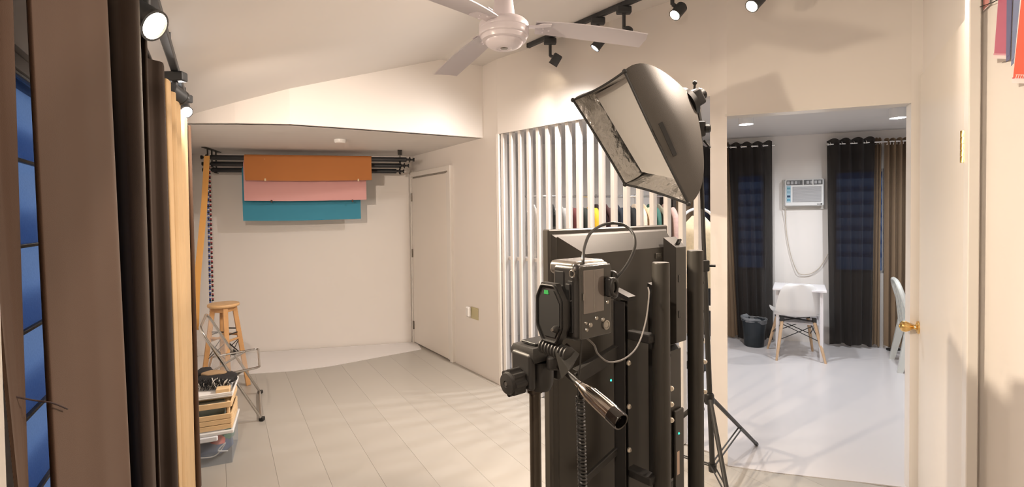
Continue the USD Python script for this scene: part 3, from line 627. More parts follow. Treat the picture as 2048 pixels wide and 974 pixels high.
part(BOX, 'rim', [bx3(-.012, bwid+.012, -.014, .006, BZ-.012, BZ+.010), bx3(-.012, bwid+.012, bdep-.006, bdep+.014, BZ-.012, BZ+.010), bx3(-.012, .006, .006, bdep-.006, BZ-.012, BZ+.010), bx3(bwid-.006, bwid+.012, .006, bdep-.006, BZ-.012, BZ+.010)], mat('clear_rim', (.72, .74, .76), .25))
part(BOX, 'handle', [bx3(.075, .20, -.022, -.004, BZ-.045, BZ-.012, .006)], mat('handle_grey', (.70, .73, .78), .3))
def blob(c, r, sc_, seed, amp=.25):
    m = trimesh.creation.icosphere(3, 1.); n = meshkit.fbm(m.vertices*2.1+seed*7, 3, seed)-.5; m.vertices *= (1+amp*n)[:, None]; m.vertices *= np.array(sc_)*r
    m.apply_translation(c); return m
def bp(s, d, z): return [*(B0+bl_*s+be*d), z]
fab = lambda n, c: mat(n, c, .8, var=.2, vs=30)
solo('folded_cloth', blob(bp(.135, .17, .062), 1, (.115, .145, .052), 3), fab('cloth_blue', (.05, .10, .20)), 'dark blue cloth lying at the bottom of the clear storage box', 'cloth')
solo('red_bowl', turned([(0, 0), (.03, 0), (.055, .018), (.068, .045), (.07, .05), (.066, .05), (.052, .022), (.028, .006), (0, .006)], bp(.135, .12, .118), [.12, .55, -.80], 28), mat('red_plastic', (.62, .10, .07), .35), 'red bowl tipped on its side inside the clear storage box', 'bowl')
solo('cable', tube(spline([bp(.03, .05, .06), bp(.08, .02, .085), bp(.04, .03, .12), bp(.10, .03, .05), bp(.2, .02, .06)], 40), .004, 8), WHITEP, 'white cable coiled at the front of the clear storage box', 'cable')
solo('green_pouch', blob(bp(.055, .22, .10), 1, (.04, .07, .035), 8), fab('cloth_green', (.10, .22, .16)), 'green pouch at the right side of the clear storage box', 'pouch')
CZ = BZ+.012
CR = thing('wooden_crate', 'slatted pale wooden crate standing on the clear storage box', 'crate', [*B0, CZ])
cw, cd, chh = .268, .34, .175
for z, h in ((.004, .030), (.037, .030), (.070, .030), (.140, .034)):
    z += CZ
    part(CR, 'slat', bx3(.0, cw, .0, .010, z, z+h, .002), CRATE); part(CR, 'slat', bx3(.0, cw, cd-.01, cd, z, z+h, .002), CRATE)
    part(CR, 'slat', bx3(-.004, .006, .010, cd-.01, z, z+h, .002), CRATE); part(CR, 'slat', bx3(cw-.006, cw+.004, .010, cd-.01, z, z+h, .002), CRATE)
for s, d in ((.008, .010), (cw-.026, .010), (.008, cd-.028), (cw-.026, cd-.028)): part(CR, 'corner_post', bx3(s, s+.018, d, d+.018, CZ+.001, CZ+chh), CRATE)
part(CR, 'bottom_board', bx3(.006, cw-.006, .028, cd-.03, CZ+.001, CZ+.009), CRATE)
for k, (c, z0_) in enumerate((((.14, .17, .15), .13), ((.52, .47, .36), .118), ((.16, .22, .20), .105))):
    solo('notebook', bx3(.04+.01*k, cw-.034, .035+.07*k, .095+.07*k, CZ+.010, CZ+z0_+.02), mat('notebook_%d' % k, c, .6), ('dark green notebook at the front inside the wooden crate', 'tan notebook in the middle of the wooden crate', 'grey-green notebook at the back inside the wooden crate')[k], 'notebook')
solo('blue_bottle', turned([(0, 0), (.022, 0), (.024, .01), (.024, .10), (.012, .125), (.012, .15), (0, .152)], bp(.215, .06, CZ+.0101), [0, 0, 1], 20), mat('bottle_blue', (.03, .10, .3), .3), 'small blue bottle at the left inside the wooden crate', 'bottle')
TY = CZ+chh
PP = thing('paper_tray', 'flat white paper tray lying across the top of the crate', 'tray', [*B0, TY])
part(PP, 'tray_base', bx3(-.0, cw+.02, .10, .46, TY+.001, TY+.010), mat('paper_white', (.78, .77, .76), .6))
part(PP, 'tray_edge', [bx3(-.0, cw+.02, .10, .108, TY+.0105, TY+.03), bx3(-.002, .006, .108, .46, TY+.0105, TY+.028)], mat('paper_white2', (.80, .79, .78), .6))
part(PP, 'wooden_block', [bx3(.02, .10, .13, .20, TY+.0105, TY+.048)], CRATE)
# dark fringed bag with white streaks
BG = thing('fringed_bag', 'dark bag with black and white fringe lying on top of the paper tray', 'bag', bp(.10, .30, TY+.011))
bgc = V(*bp(.12, .34, TY+.064))
part(BG, 'bag_body', [blob(bgc, 1, (.135, .10, .040), 5, .35), blob(bgc+V(-.1, .03, .03), 1, (.05, .06, .036), 6, .3)], fab('bag_black', (.014, .013, .014)))
part(BG, 'bag_flap', blob(bgc+V(-.02, .0, .036), 1, (.085, .05, .016), 11, .3), fab('bag_tan', (.30, .20, .11)))
wf, bf2 = [], []
for i in range(110):
    a = rng.uniform(-.13, .14); z = rng.uniform(-.01, .03); p0 = bgc+V(a, -.085-.0*z, z); d = V(rng.uniform(-.03, .05), rng.uniform(-.03, -.008), -.032-rng.random()*.015)
    (wf if i % 3 == 0 else bf2).append(tube([p0, p0+d*.5+V(0, -.01, .008), p0+d], [.0035, .003, .001], 5))
part(BG, 'white_fringe', wf, fab('fringe_white', (.62, .6, .56)), 'white streaks of fringe', kind='stuff'); part(BG, 'black_fringe', bf2, fab('fringe_black', (.012, .012, .013)), kind='stuff')
# ================================================================== NEXT ROOM
def back3(px, py, off): p = onback(px, off, py); d = ray(px, py); return EYEP+d*(np.linalg.norm(p)/np.linalg.norm(d[:2]))
rn = V(wd[1], -wd[0]); rn = rn if rn@WA < 0 else -rn       # from the back wall into the room
def wallcurtain(pt, pb, ytop, off, folds, amp, material, label, seed, group, eyelets=True):
    """curtain on the back wall: column range at its top (pt) and bottom (pb)"""
    t0, t1 = [back3(p, ytop, off) for p in pt]; b0, b1 = [onback(p, off, 680) for p in pb]
    z1 = (t0[2]+t1[2])/2; R = []; n = folds*14
    for i in range(n+1):
        u = i/n; ph = u*folds*2*math.pi+seed; col = []
        for j in range(19):
            w = j/18; p = (t0[:2]*(1-u)+t1[:2]*u)*(1-w)+(b0*(1-u)+b1*u)*w
            s = math.sin(ph+.7*w*math.sin(seed+u*5))+.3*math.sin(ph*.5+seed+w)
            q = p+rn*amp*s*(1-.25*w)+wd*.006*math.sin(ph*2+seed)*w
            z = z1*(1-w)+.035*w + (.012*math.cos(ph) if j == 0 else 0)+(.014*math.sin(ph*.5+seed) if j == 18 else 0)
            col.append([*q, z])
        R.append(col)
    c = thing('curtain', label, 'curtain', [*((t0+t1)/2)[:2], 0], group)
    part(c, 'curtain_cloth', thick(grid(R), .0025), material, smooth=60)
    if eyelets:
        for i in range(folds*2):
            u = (i+.5)/(folds*2); p = t0[:2]*(1-u)+t1[:2]*u
            part(c, 'eyelet', put(trimesh.creation.torus(.019, .004, 20, 8), axis_frame([*p, z1-.05], [*(wd*(1 if i % 2 else 1)), 0])), CHROME)
    return z1
wallcurtain((1441, 1457), (1448, 1478), 287, .070, 2, .020, BEIGE2, 'taupe curtain at the left edge of the doorway view', 1, 'curtains of the next room')
wallcurtain((1456, 1543), (1476, 1546), 285, .135, 4, .034, BROWN2, 'dark brown curtain behind the waste bin with blue light showing through', 2, 'curtains of the next room')
wallcurtain((1654, 1750), (1659, 1744), 277, .135, 4, .036, BROWN2, 'dark brown curtain right of the white desk, floor length', 3, 'curtains of the next room')
wallcurtain((1750, 1764), (1745, 1760), 277, .070, 2, .018, BEIGE2, 'narrow taupe curtain strip beside the right dark curtain', 4, 'curtains of the next room')
wallcurtain((1770, 1822), (1768, 1822), 277, .12, 4, .03, BEIGE2, 'wide taupe curtain in the right corner of the next room', 5, 'curtains of the next room')
wallcurtain((1320, 1346), (1318, 1344), 292, .125, 2, .03, BROWN2, 'dark brown curtain seen between the slats above the screen', 6, 'curtains of the next room', False)
wallcurtain((1352, 1386), (1352, 1384), 292, .12, 2, .025, BEIGE2, 'tan curtain seen between the slats beside the screen', 7, 'curtains of the next room', False)
wallcurtain((1390, 1426), (1390, 1426), 292, .12, 2, .02, BROWN2, 'brown curtain seen just right of the light stand pole', 8, 'curtains of the next room', False)
for (a, b, y, off, lb) in ((1446, 1547, 293, .135, 'steel curtain rod left of the air conditioner'), (1657, 1826, 285, .135, 'steel curtain rod right of the air conditioner')):
    p, q = back3(a, y, off), back3(b, y, off); z = (p[2]+q[2])/2-.0; p[2] = q[2] = z
    t = thing('curtain_rod', lb, 'curtain rod', p); part(t, 'rod', rod(p, q, .010), CHROME)
    for e in (p, q): part(t, 'rod_bracket', [rod(e, e-V(*(rn*off), 0), .006), turned([(0, 0), (.016, 0), (.018, .012), (0, .03)], e, V(*(wd*(1 if e is q else -1)), 0), 16)], CHROME)
# air conditioner
ac0, ac1 = back3(1567, 416, 0), back3(1644, 358, 0); aL = float((ac1[:2]-ac0[:2])@wd); aH = ac1[2]-ac0[2]; ao = ac0[:2]
def acb(s0, s1, n0, n1, z0, z1, c=.004): return box_on(ao, wd, rn, s0*aL, s1*aL, n0, n1, ac0[2]+z0*aH, ac0[2]+z1*aH, c)
ACW = mat('aircon_white', (.74, .74, .73), .35); ACD = mat('aircon_dark', (.09, .09, .09), .5); ACG = mat('aircon_grille', (.40, .40, .41), .45)
AC = thing('air_conditioner', 'white window air conditioner mounted in the wall between the curtained windows', 'air conditioner', [*ao, ac0[2]])
part(AC, 'case', acb(0, 1, 0.001, .10, .06, 1.0, .01), ACW)
part(AC, 'wall_sleeve', acb(-.03, 1.06, .0005, .02, -.06, 1.01), mat('aircon_sleeve', (.60, .58, .54), .5))
part(AC, 'top_vent', acb(.04, .96, .098, .104, .80, .965, .001), ACD)
for i in range(9): part(AC, 'vent_louvre', acb(.05+.10*i, .05+.10*i+(.07 if i not in (3, 4) else .02), .102, .108, .83, .935, .001), ACG)
for s in (.465, .715): part(AC, 'vent_divider', acb(s-.012, s+.012, .102, .112, .79, .97, .001), ACW)
part(AC, 'intake_grille', acb(.20, .93, .098, .106, .20, .74, .002), ACG)
part(AC, 'grille_bars', [acb(.21, .92, .105, .109, .22+.042*i, .236+.042*i, .0005) for i in range(12)], mat('aircon_bar', (.47, .47, .48), .4))
part(AC, 'control_panel', acb(.04, .15, .098, .105, .19, .78, .002), mat('aircon_panel', (.35, .52, .62), .3))
for i, (z, c) in enumerate(((.68, (.12, .32, .38)), (.55, (.25, .42, .52)), (.40, (.03, .06, .12)), (.28, (.12, .36, .5)))): part(AC, 'control_key', acb(.055, .135, .104, .109, z-.03, z+.035, .002), mat('key_%d' % i, c, .3))
part(AC, 'badge', [turned([(0, 0), (.010, 0), (.009, .003), (0, .003)], [*(ao+wd*aL*.93+rn*.101), ac0[2]+aH*.12], [*rn, 0], 16), acb(.82, .90, .099, .102, .105, .13, .0005)], ACD)
cp = [back3(x, y, o) for x, y, o in ((1570, 417, .05), (1571, 445, .02), (1575, 480, .02), (1583, 515, .02), (1594, 542, .03), (1604, 549, .03), (1622, 547, .03), (1638, 536, .03), (1648, 522, .03), (1656, 508, .03))]
part(AC, 'power_cord', tube(spline(cp, 50), .0045, 8), mat('cord_beige', (.55, .48, .40), .5), 'beige power cord hanging in a loop')
# desk
dkz = .745
kA = fl(1545, 576, dkz)[:2]; kB = fl(1654, 582, dkz)[:2]; kd = unit(kB-kA); kn_ = V(-kd[1], kd[0]); kn_ = kn_ if kn_[1] > 0 else -kn_
kL = float(np.linalg.norm(kB-kA)); kD = float((onback(1600, .05)-kA)@kn_); kD = min(kD, .5)
DESKM = mat('desk_white', (.76, .74, .76), .3)
DK = thing('desk', 'small white desk against the wall under the air conditioner', 'desk', [*kA, 0])
kb = lambda s0, s1, n0, n1, z0, z1, c=.003: box_on(kA, kd, kn_, s0, s1, n0, n1, z0, z1, c)
part(DK, 'desktop', kb(0, kL, 0, kD, dkz-.022, dkz), DESKM)
for s in (.03, kL-.06): part(DK, 'side_frame', [kb(s, s+.03, .03, .06, .006, dkz-.022), kb(s, s+.03, kD-.06, kD-.03, .006, dkz-.022), kb(s, s+.03, .06, kD-.06, .05, .075)], DESKM)
part(DK, 'lower_shelf', kb(.06, kL-.06, kD-.28, kD-.03, .34, .358), DESKM)
part(DK, 'modesty_panel', kb(.06, kL-.06, kD-.028, kD-.014, .36, dkz-.022), DESKM)
# shell chair on wooden legs, its back to us
def shell_chair(cx, cy, yaw, label):
    c, s = math.cos(yaw), math.sin(yaw)
    M = frame([cx, cy, 0], [c, s, 0], [-s, c, 0], [0, 0, 1.])   # local +y = facing direction
    t = thing('shell_chair', label, 'chair', [cx, cy, 0])
    prof = [(.225, .445, .20), (.19, .452, .215), (.10, .445, .225), (0, .437, .228), (-.10, .440, .225), (-.165, .462, .222), (-.20, .515, .215), (-.215, .585, .205), (-.228, .66, .19), (-.24, .73, .17), (-.25, .785, .13), (-.253, .80, .085)]
    pr = spline([[0, *p] for p in prof], 34)  # unused x
    R = []
    for _, y, z, w in [(0, *q) for q in spline(prof, 34)]:
        row = []
        for u in np.linspace(-1, 1, 15):
            k = abs(u)**2.4
            seatw = 1 if y > -.15 else 0
            row.append([w*u, y+(.07*k*(1-seatw))+(.0), z+(.055*k*seatw)])
        R.append(row)
    part(t, 'seat_shell', put(thick(grid(R), .006), M), WHITEP, smooth=70)
    tops = [(-.15, .12), (.15, .12), (.15, -.13), (-.15, -.13)]; feet = [(-.225, .235), (.225, .235), (.225, -.245), (-.225, -.245)]
    for (a, b), (e, f) in zip(tops, feet): part(t, 'leg', put(tube([[a, b, .405], [(a+e)/2, (b+f)/2, .2], [e, f, 0]], [.016, .0165, .011], 14), M), BEECH)
    P3 = lambda k, z: [tops[k][0]+(feet[k][0]-tops[k][0])*(.405-z)/.405, tops[k][1]+(feet[k][1]-tops[k][1])*(.405-z)/.405, z]
    for k in range(4):
        part(t, 'wire_brace', [put(rod(P3(k, .37), P3((k+1) % 4, .21), .0042, 8), M), put(rod(P3(k, .21), P3((k+1) % 4, .37), .0042, 8), M)], BLACKM)
    part(t, 'seat_mount', [put(rod(tops[0]+(.405,), tops[2]+(.405,), .007, 8), M), put(rod(tops[1]+(.405,), tops[3]+(.405,), .007, 8), M)]+[put(cbox([a-.018, b-.018, .395], [a+.018, b+.018, .443]), M) for a, b in tops], BLACKM)
scp = fl(1590, 712)[:2]
shell_chair(scp[0], scp[1], -.30, 'white shell chair with wooden legs pushed up to the desk, its back to us')
# waste bin
wb = fl(1508, 692)[:2]; WBN = thing('waste_bin', 'dark translucent waste bin with a clear liner beside the desk', 'waste bin', [*wb, 0])
SMOKE = usdkit.material(stage, '/World/Looks/smoke_plastic', {'t': ('transparent_bsdf', {'color': (.42, .46, .50)}), 'p': ('principled_bsdf', {'base_color': (.05, .06, .07), 'roughness': .2}), 'x': ('mix_closure', {'fac': .45})}, [('t.BSDF', 'x.closure1'), ('p.BSDF', 'x.closure2')], surface='x.closure')
part(WBN, 'bin_shell', turned([(0, 0), (.095, 0), (.102, .006), (.132, .30), (.138, .305), (.134, .312), (.128, .302), (.098, .010), (0, .008)], [*wb, .004], [0, 0, 1], 40), SMOKE)
lin = lathe([(.133, .27), (.139, .31), (.142, .318), (.136, .322), (.126, .29), (.11, .16), (.03, .13), (0, .128)], 40); lin.vertices += (meshkit.fbm(lin.vertices*28, 3, 4)[:, None]-.5)*.02*np.array([1, 1, 1.2]); lin.vertices[:, 2] += .02*(lin.vertices[:, 2] > .26)*(lin.vertices[:, 0] < 0); lin.apply_translation([*wb, .004])
part(WBN, 'bin_liner', lin, clear('liner_film', (.72, .76, .80), .2, .15), 'crumpled clear bin liner', smooth=70)
solo('crumpled_paper', blob([wb[0]-.03, wb[1], .07], 1, (.05, .045, .05), 21, .5), mat('paper_blue', (.22, .30, .5), .6), 'crumpled blue paper inside the waste bin', 'paper')
solo('crumpled_paper', blob([wb[0]+.035, wb[1]-.02, .085], 1, (.045, .04, .055), 23, .5), mat('paper_grey', (.66, .60, .52), .6), 'crumpled pale paper inside the waste bin', 'paper')
# white plastic armchair
def plastic_chair(cx, cy, yaw, label):
    M = frame([cx, cy, 0], [math.cos(yaw), math.sin(yaw), 0], [-math.sin(yaw), math.cos(yaw), 0], [0, 0, 1.])
    t = thing('plastic_chair', label, 'chair', [cx, cy, 0]); m = mat('chair_white', (.66, .67, .63), .35)
    P = [[[x, y, .43-.02*math.cos(x*5)+.012*(y/.2)**2] for y in np.linspace(-.21, .23, 9)] for x in np.linspace(-.22, .22, 9)]
    part(t, 'seat', put(thick(grid(P), .012), M), m)
    hoop = fillet([[-.24, -.15, .42], [-.22, -.27, .86], [.22, -.27, .86], [.24, -.15, .42]], .16, n=10)
    part(t, 'back_hoop', put(tube(hoop, .021, 10), M), m)
    for i in range(5):
        x = -.14+.07*i; part(t, 'back_slat', put(thick(grid([[[x+s*.02, -.20-.02*(1-u)-.055*u, .44+u*.41] for s in (-1, 1)] for u in np.linspace(0, 1, 6)]), .008), M), m)
    for sx in (-1, 1):
        for sy, y0, y1 in ((1, .20, .26), (-1, -.18, -.26)):
            part(t, 'leg', put(hull([[sx*.215+a*.03, y0+b*.035, .43] for a in (-1, 1) for b in (-1, 1)]+[[sx*.26+a*.02, y1+b*.022, 0] for a in (-1, 1) for b in (-1, 1)]), M), m)
        part(t, 'arm', put(tube(fillet([[sx*.235, -.19, .56], [sx*.29, -.1, .64], [sx*.29, .16, .64], [sx*.25, .22, .44]], .07), .018, 10), M), m)
pc = fl(1826, 745)[:2]
plastic_chair(pc[0]+.22, pc[1]+.08, -2.1, 'white plastic armchair half hidden behind the doorway edge')
solo('power_adaptor', rbox([*fl(1778, 703)[:2], .0045], [*(fl(1778, 703)[:2]+V(.13, .05)), .03], .008), BLACK, 'black power adaptor on the floor below the right taupe curtain', 'power adaptor')
# clothes rail and garments
RA, RB = V(.12, 5.0, 1.735), V(1.86, 5.55, 1.735); rd = unit(RB-RA); rq = V(-rd[1], rd[0], 0)
CRL = thing('clothes_rail', 'slim steel clothes rail standing behind the slat partition', 'clothes rail', [*((RA+RB)/2)[:2], 0])
part(CRL, 'top_rail', rod(RA, RB, .011), CHROME)
for e in (RA, RB): part(CRL, 'upright', rod(e, [e[0], e[1], .03], .011), CHROME); part(CRL, 'rail_foot', rod(e*V(1, 1, 0)+rq*-.22+V(0, 0, .02), e*V(1, 1, 0)+rq*.22+V(0, 0, .02), .011), CHROME); part(CRL, 'end_knob', trimesh.creation.icosphere(2, .018).apply_translation(e), BLACK)
def garment(s, col, label, hw=.20, length=.75, th=.027, yaw=0., sleeves=True, stripe=None, hang=CHROME, seed=0):
    p = RA+rd*s; fx = unit(rq+rd*yaw); fy = V(-fx[1], fx[0], 0); M = frame(p-V(0, 0, .0), fx, fy, [0, 0, 1.])
    t = thing('garment', label, 'clothing', p, 'garments on the clothes rail'); m = fab('garment_%d' % seed, col)
    hk = [[.0, 0, -.085]]+[[.0+.02*math.sin(a), 0, .0+.02*math.cos(a)-.0] for a in np.linspace(math.pi, -.7*math.pi/2, 12)]
    hgr = part(t, 'hanger', [put(tube(spline(hk, 24), .0028, 6), M), put(tube([[-hw*.9, 0, -.16], [-.02, 0, -.09], [.02, 0, -.09], [hw*.9, 0, -.16]], .005, 8), M)], hang)
    rows = []
    for k in range(24):
        u = k/23; z = -.085-u*length
        w = .05+(hw-.05)*min(1, (u*length/.10))**.8 if u*length < .10 else hw*(1-.08*math.sin(min(1, (u*length-.1)/.4)*math.pi)+.10*u)
        d = th*(.45+.55*min(1, u*length/.09))
        ring = []
        for a in np.linspace(0, 2*math.pi, 32, endpoint=False):
            c, s_ = math.cos(a), math.sin(a); r = 1+.16*u*math.sin(5*a+seed+2*u)+.07*math.sin(9*a+seed*2)*u
            ring.append([w*np.sign(c)*abs(c)**.8, d*np.sign(s_)*abs(s_)**.9*r, z])
        rows.append(ring+[ring[0]])
    rows = [[[0, 0, rows[0][0][2]+.004]]*33]+rows+[[[0, 0, rows[-1][0][2]+.02]]*33]
    part(t, 'torso', put(grid(rows), M), m, smooth=60)
    if sleeves:
        for sx in (-1, 1):
            sp_ = spline([[sx*hw*.80, 0, -.15], [sx*(hw+.025), 0, -.22], [sx*(hw+.055), .01, -.40], [sx*(hw+.045), .015, -.62]], 16)
            part(t, 'sleeve', put(tube(sp_, np.linspace(.036, .030, 16), 14), M), stripe or m)
    return t
GS = [(.10, (.62, .60, .57), 'pale grey long shirt at the left end of the clothes rail', dict(length=.95, hw=.19)),
      (.30, (.02, .022, .022), 'short black patterned top hanging left of the grey jacket', dict(length=.22, hw=.15, sleeves=False)),
      (.39, (.36, .36, .35), 'grey jacket hanging behind the black patterned top', dict(length=.72)),
      (.50, (.10, .02, .02), 'maroon shirt hanging right of the grey jacket', dict(length=.55)),
      (.62, (.012, .016, .012), 'black dress hanging left of the yellow top', dict(length=.95, hw=.17)),
      (.735, (.70, .42, .02), 'yellow top hanging between two black garments', dict(length=.42, hw=.18)),
      (.80, (.02, .012, .014), 'very dark brown jacket right behind the yellow top', dict(length=.85)),
      (.90, (.055, .02, .02), 'dark maroon coat in the middle of the clothes rail', dict(length=.9)),
      (1.03, (.012, .016, .025), 'navy black track jacket with pale sleeve piping', dict(length=.75)),
      (1.17, (.01, .01, .01), 'black shirt hanging under the cream jackets', dict(length=.8, hw=.18)),
      (1.26, (.72, .58, .44), 'cream blazer nearest the silver softbox corner', dict(length=.85, hw=.21)),
      (1.35, (.70, .52, .34), 'peach cream jacket right of the cream blazer', dict(length=.8, hw=.21)),
      (1.45, (.045, .13, .10), 'green top hanging right of the cream jackets', dict(length=.6, hw=.17)),
      (1.54, (.30, .27, .20), 'khaki shirt with teal collar on the clothes rail', dict(length=.8)),
      (1.64, (.55, .36, .31), 'dusty pink cardigan at the right end of the clothes rail', dict(length=.7))]
for i, (s, c, lb, k) in enumerate(GS): garment(s, c, lb, yaw=.15, seed=i+1, **k)
# second stand with a white-rimmed jacket, seen right of the slats
js = V(1.86, 5.0)
JS = thing('garment_stand', 'garment stand carrying a cream jacket, seen past the light stand pole', 'garment stand', [*js, 0])
part(JS, 'pole', rod([*js, .03], [*js, 1.56], .011), BLACKM); part(JS, 'base', turned([(0, .0), (.16, .0), (.16, .012), (.03, .03), (0, .03)], [*js, .0045], [0, 0, 1], 32), BLACKM)
part(JS, 'top_arc', tube([[js[0]+.16*math.cos(a), js[1], 1.46+.13*math.sin(a)] for a in np.linspace(0, math.pi, 20)], .014, 10), WHITEP)
rws = []
for k in range(20):
    u = k/19; z = 1.52-.72*u; w = .06+.13*min(1, u*5)+.02*u; rws.append([[js[0]+w*math.cos(a), js[1]+.075*(.4+.6*min(1, u*5))*math.sin(a)*(1+.12*math.sin(6*a)*u), z] for a in np.linspace(0, 2*math.pi, 33)])
solo('jacket', grid(rws), fab('jacket_cream', (.66, .52, .33)), 'cream jacket draped on the garment stand beside the light stand', 'clothing', smooth=60)

# ================================================================== SCREEN ON A STAND
To, Tt, Tn = V(.098, 1.385), unit(V(.75, .66)), unit(V(.66, -.75)); TW, TZ0, TZ1 = .605, .43, 1.508
def tb_(s0, s1, n0, n1, z0, z1, c=.003): return box_on(To, Tt, Tn, s0, s1, n0, n1, z0, z1, c)
def tp(s, n, z): return V(*(To+Tt*s+Tn*n), z)
def tfr(pts): return hull([tp(*p) for p in pts])
TV = thing('display_screen', 'large black flat screen mounted upright on the twin-pole stand, its back to us', 'screen', [*(To+Tt*TW/2), TZ0])
part(TV, 'panel', tb_(0, TW, -.022, .004, TZ0, TZ1, .004), TVEDGE)
part(TV, 'screen_glass', tb_(.008, TW-.008, -.0235, -.0222, TZ0+.008, TZ1-.008, .0003), GLOSSB)
part(TV, 'rear_cover', tfr([(s, .0045, z) for s in (.012, TW-.012) for z in (TZ0+.012, TZ1-.014)]+[(s, .012, z) for s in (.02, TW-.02) for z in (TZ0+.02, TZ1-.022)]), TVBACK)
part(TV, 'rear_bulge', tfr([(s, .0125, z) for s in (.026, TW-.026) for z in (TZ0+.03, TZ1-.020)]+[(s, .048, z) for s in (.105, TW-.028) for z in (TZ0+.09, TZ1-.072)]), TVBACK)
hs = part(TV, 'electronics_housing', tfr([(s, .0485, z) for s in (.505, .582) for z in (1.10, 1.468)]+[(s, .088, z) for s in (.518, .580) for z in (1.115, 1.435)]), TVBACK)
part(hs, 'handle_slot', put(rbox([-.011, -.0035, -.018], [.011, .0035, .018], .003), frame(tp(.549, .0755, 1.446), [*Tt, 0], unit(np.cross([*Tt, 0], [*(Tn*.6), .8])), unit(V(*(Tn*.4), .75)))), GLOSSB, 'dark handle slot')
part(hs, 'screw_hole', [tb_(.53, .542, .0875, .0895, z-.012, z+.012, .002) for z in (1.21, 1.33)], GLOSSB)
hs2 = part(TV, 'lower_housing', tfr([(s, .0485, z) for s in (.45, .582) for z in (.62, 1.095)]+[(s, .0685, z) for s in (.462, .578) for z in (.65, 1.085)]), TVBACK)
for z, r in ((1.015, .010), (.965, .006)): part(hs2, 'socket', turned([(0, 0), (r, 0), (r*.9, .006), (r*.5, .008), (0, .008)], tp(.497, .067, z), [*Tn, 0], 16), BLACK if r > .008 else BOLT)
part(TV, 'terminal_cover', tb_(.522, .58, .069, .079, .60, .88, .006), TVBACK)
part(TV, 'rating_label', tb_(.532, .548, .0792, .0798, .66, .74, .0002), mat('label_peach', (.62, .46, .36), .6), 'pale rating label')
DOTM = emit('glow_green', (.05, .9, .55), 1.6)  # emissive green for two small dots on the screen back
part(TV, 'green_dot', turned([(0, 0), (.0042, 0), (.003, .002), (0, .0025)], tp(.545, .0792, .80), [*Tn, 0], 12), DOTM, 'small glowing green dot')
part(TV, 'green_dot', turned([(0, 0), (.0036, 0), (.003, .002), (0, .0025)], tp(.215, .0482, 1.05), [*Tn, 0], 12), DOTM, 'small glowing green dot')
PLT = mat('plate_metal', (.16, .15, .135), .35, .8)
plate = part(TV, 'name_plate', tb_(.455, .492, .0485, .051, 1.400, 1.417, .001), mat('plate_dark', (.05, .046, .04), .35))
part(plate, 'plate_edge', [tb_(.455, .492, .051, .052, 1.415, 1.417, .0004), tb_(.455, .457, .051, .052, 1.401, 1.415, .0004), tb_(.460, .464, .051, .0517, 1.4105, 1.413, .0003), tb_(.460, .462, .051, .0517, 1.406, 1.4105, .0003), tb_(.466, .488, .051, .0517, 1.4055, 1.413, .0003)], PLT)
# bracket and stand
po = [tp(.318, 0, 0)[:2]*0+V(.4165, 1.402), V(.576, 1.573)]
pd = unit(po[1]-po[0])
SD = thing('screen_stand', 'black twin-pole floor stand with bolted bracket carrying the screen', 'stand', [*((po[0]+po[1])/2), 0])
for k, (p, zt) in enumerate(zip(po, (1.412, 1.432))):
    pl = part(SD, 'pole', turned([(.0, .06), (.0245, .06), (.0245, zt-.004), (.0225, zt), (0, zt)], [*p, 0], [0, 0, 1], 40), POLE)
    a = unit(V(.97, -.1) if k == 0 else V(.95, -.25))
    for z in (1.33, 1.24, 1.15, 1.05, .93):
        part(pl, 'bolt_hole', turned([(0, 0), (.0046, 0), (.0046, .0012), (0, .0012)], [*(p+a*.0242), z], [*a, 0], 12), GLOSSB)
    for z in ((1.055, 1.01, .965) if k == 0 else (1.115, 1.02)):
        part(pl, 'bolt', turned([(0, 0), (.0075, 0), (.008, .003), (.0065, .008), (.003, .011), (0, .0115)], [*(p+a*.0235), z-.035*k], [*unit(a*1.0), .15], 16), BOLT, 'zinc bolt')
ps, pn = float((po[0]-To)@Tt), float((po[0]-To)@Tn)
for s0_ in (ps-.075, ps+.10):
    part(SD, 'bracket_rail', [tb_(s0_, s0_+.030, .090, .096, .72, 1.325), tb_(s0_, s0_+.004, .0885, .128, .72, 1.30), tb_(s0_+.026, s0_+.030, .0885, .12, .72, 1.30)], BLACKM)
    part(SD, 'rail_top', tfr([(s0_-.002+.034*i, .0885+.055*j, 1.322+.012*k-.018*j) for i in (0, 1) for j in (0, 1) for k in (0, 1)]), BLACKM)
for z in (.50, .28):
    part(SD, 'cross_bar', tb_(ps-.07, ps+.27, pn-.050, pn-.027, z-.03, z+.03), BLACKM)
for zz_ in (1.20, .80): part(SD, 'pole_bracket', tb_(ps-.049, ps-.012, .110, pn-.005, zz_-.012, zz_+.012), BLACKM)
for z0_, z1_, L in ((1.105, 1.165, .155), (.80, .885, .14)):                        # adjusting arms reaching left behind the screen
    e0, e1 = tp(ps-.05-L, .062, z0_), tp(ps-.035, .105, z1_); d = unit(e1-e0); y = unit(np.cross([0, 0, 1.], d)); z = np.cross(d, y); Lg = np.linalg.norm(e1-e0)
    if z0_ > 1: part(SD, 'channel_arm', [put(cbox([0, -.011, -.019], [Lg, -.008, .019], .001), frame(e0, d, y, z)), put(cbox([0, -.008, .015], [Lg, .011, .019], .001), frame(e0, d, y, z)), put(cbox([0, -.008, -.019], [Lg, .011, -.015], .001), frame(e0, d, y, z)), put(cbox([0, .004, -.004], [Lg, .011, .004], .001), frame(e0, d, y, z))], BLACKM)
    else: part(SD, 'strut_arm', put(cbox([0, -.006, -.010], [Lg, .006, .010], .002), frame(e0, d, y, z)), BLACKM)
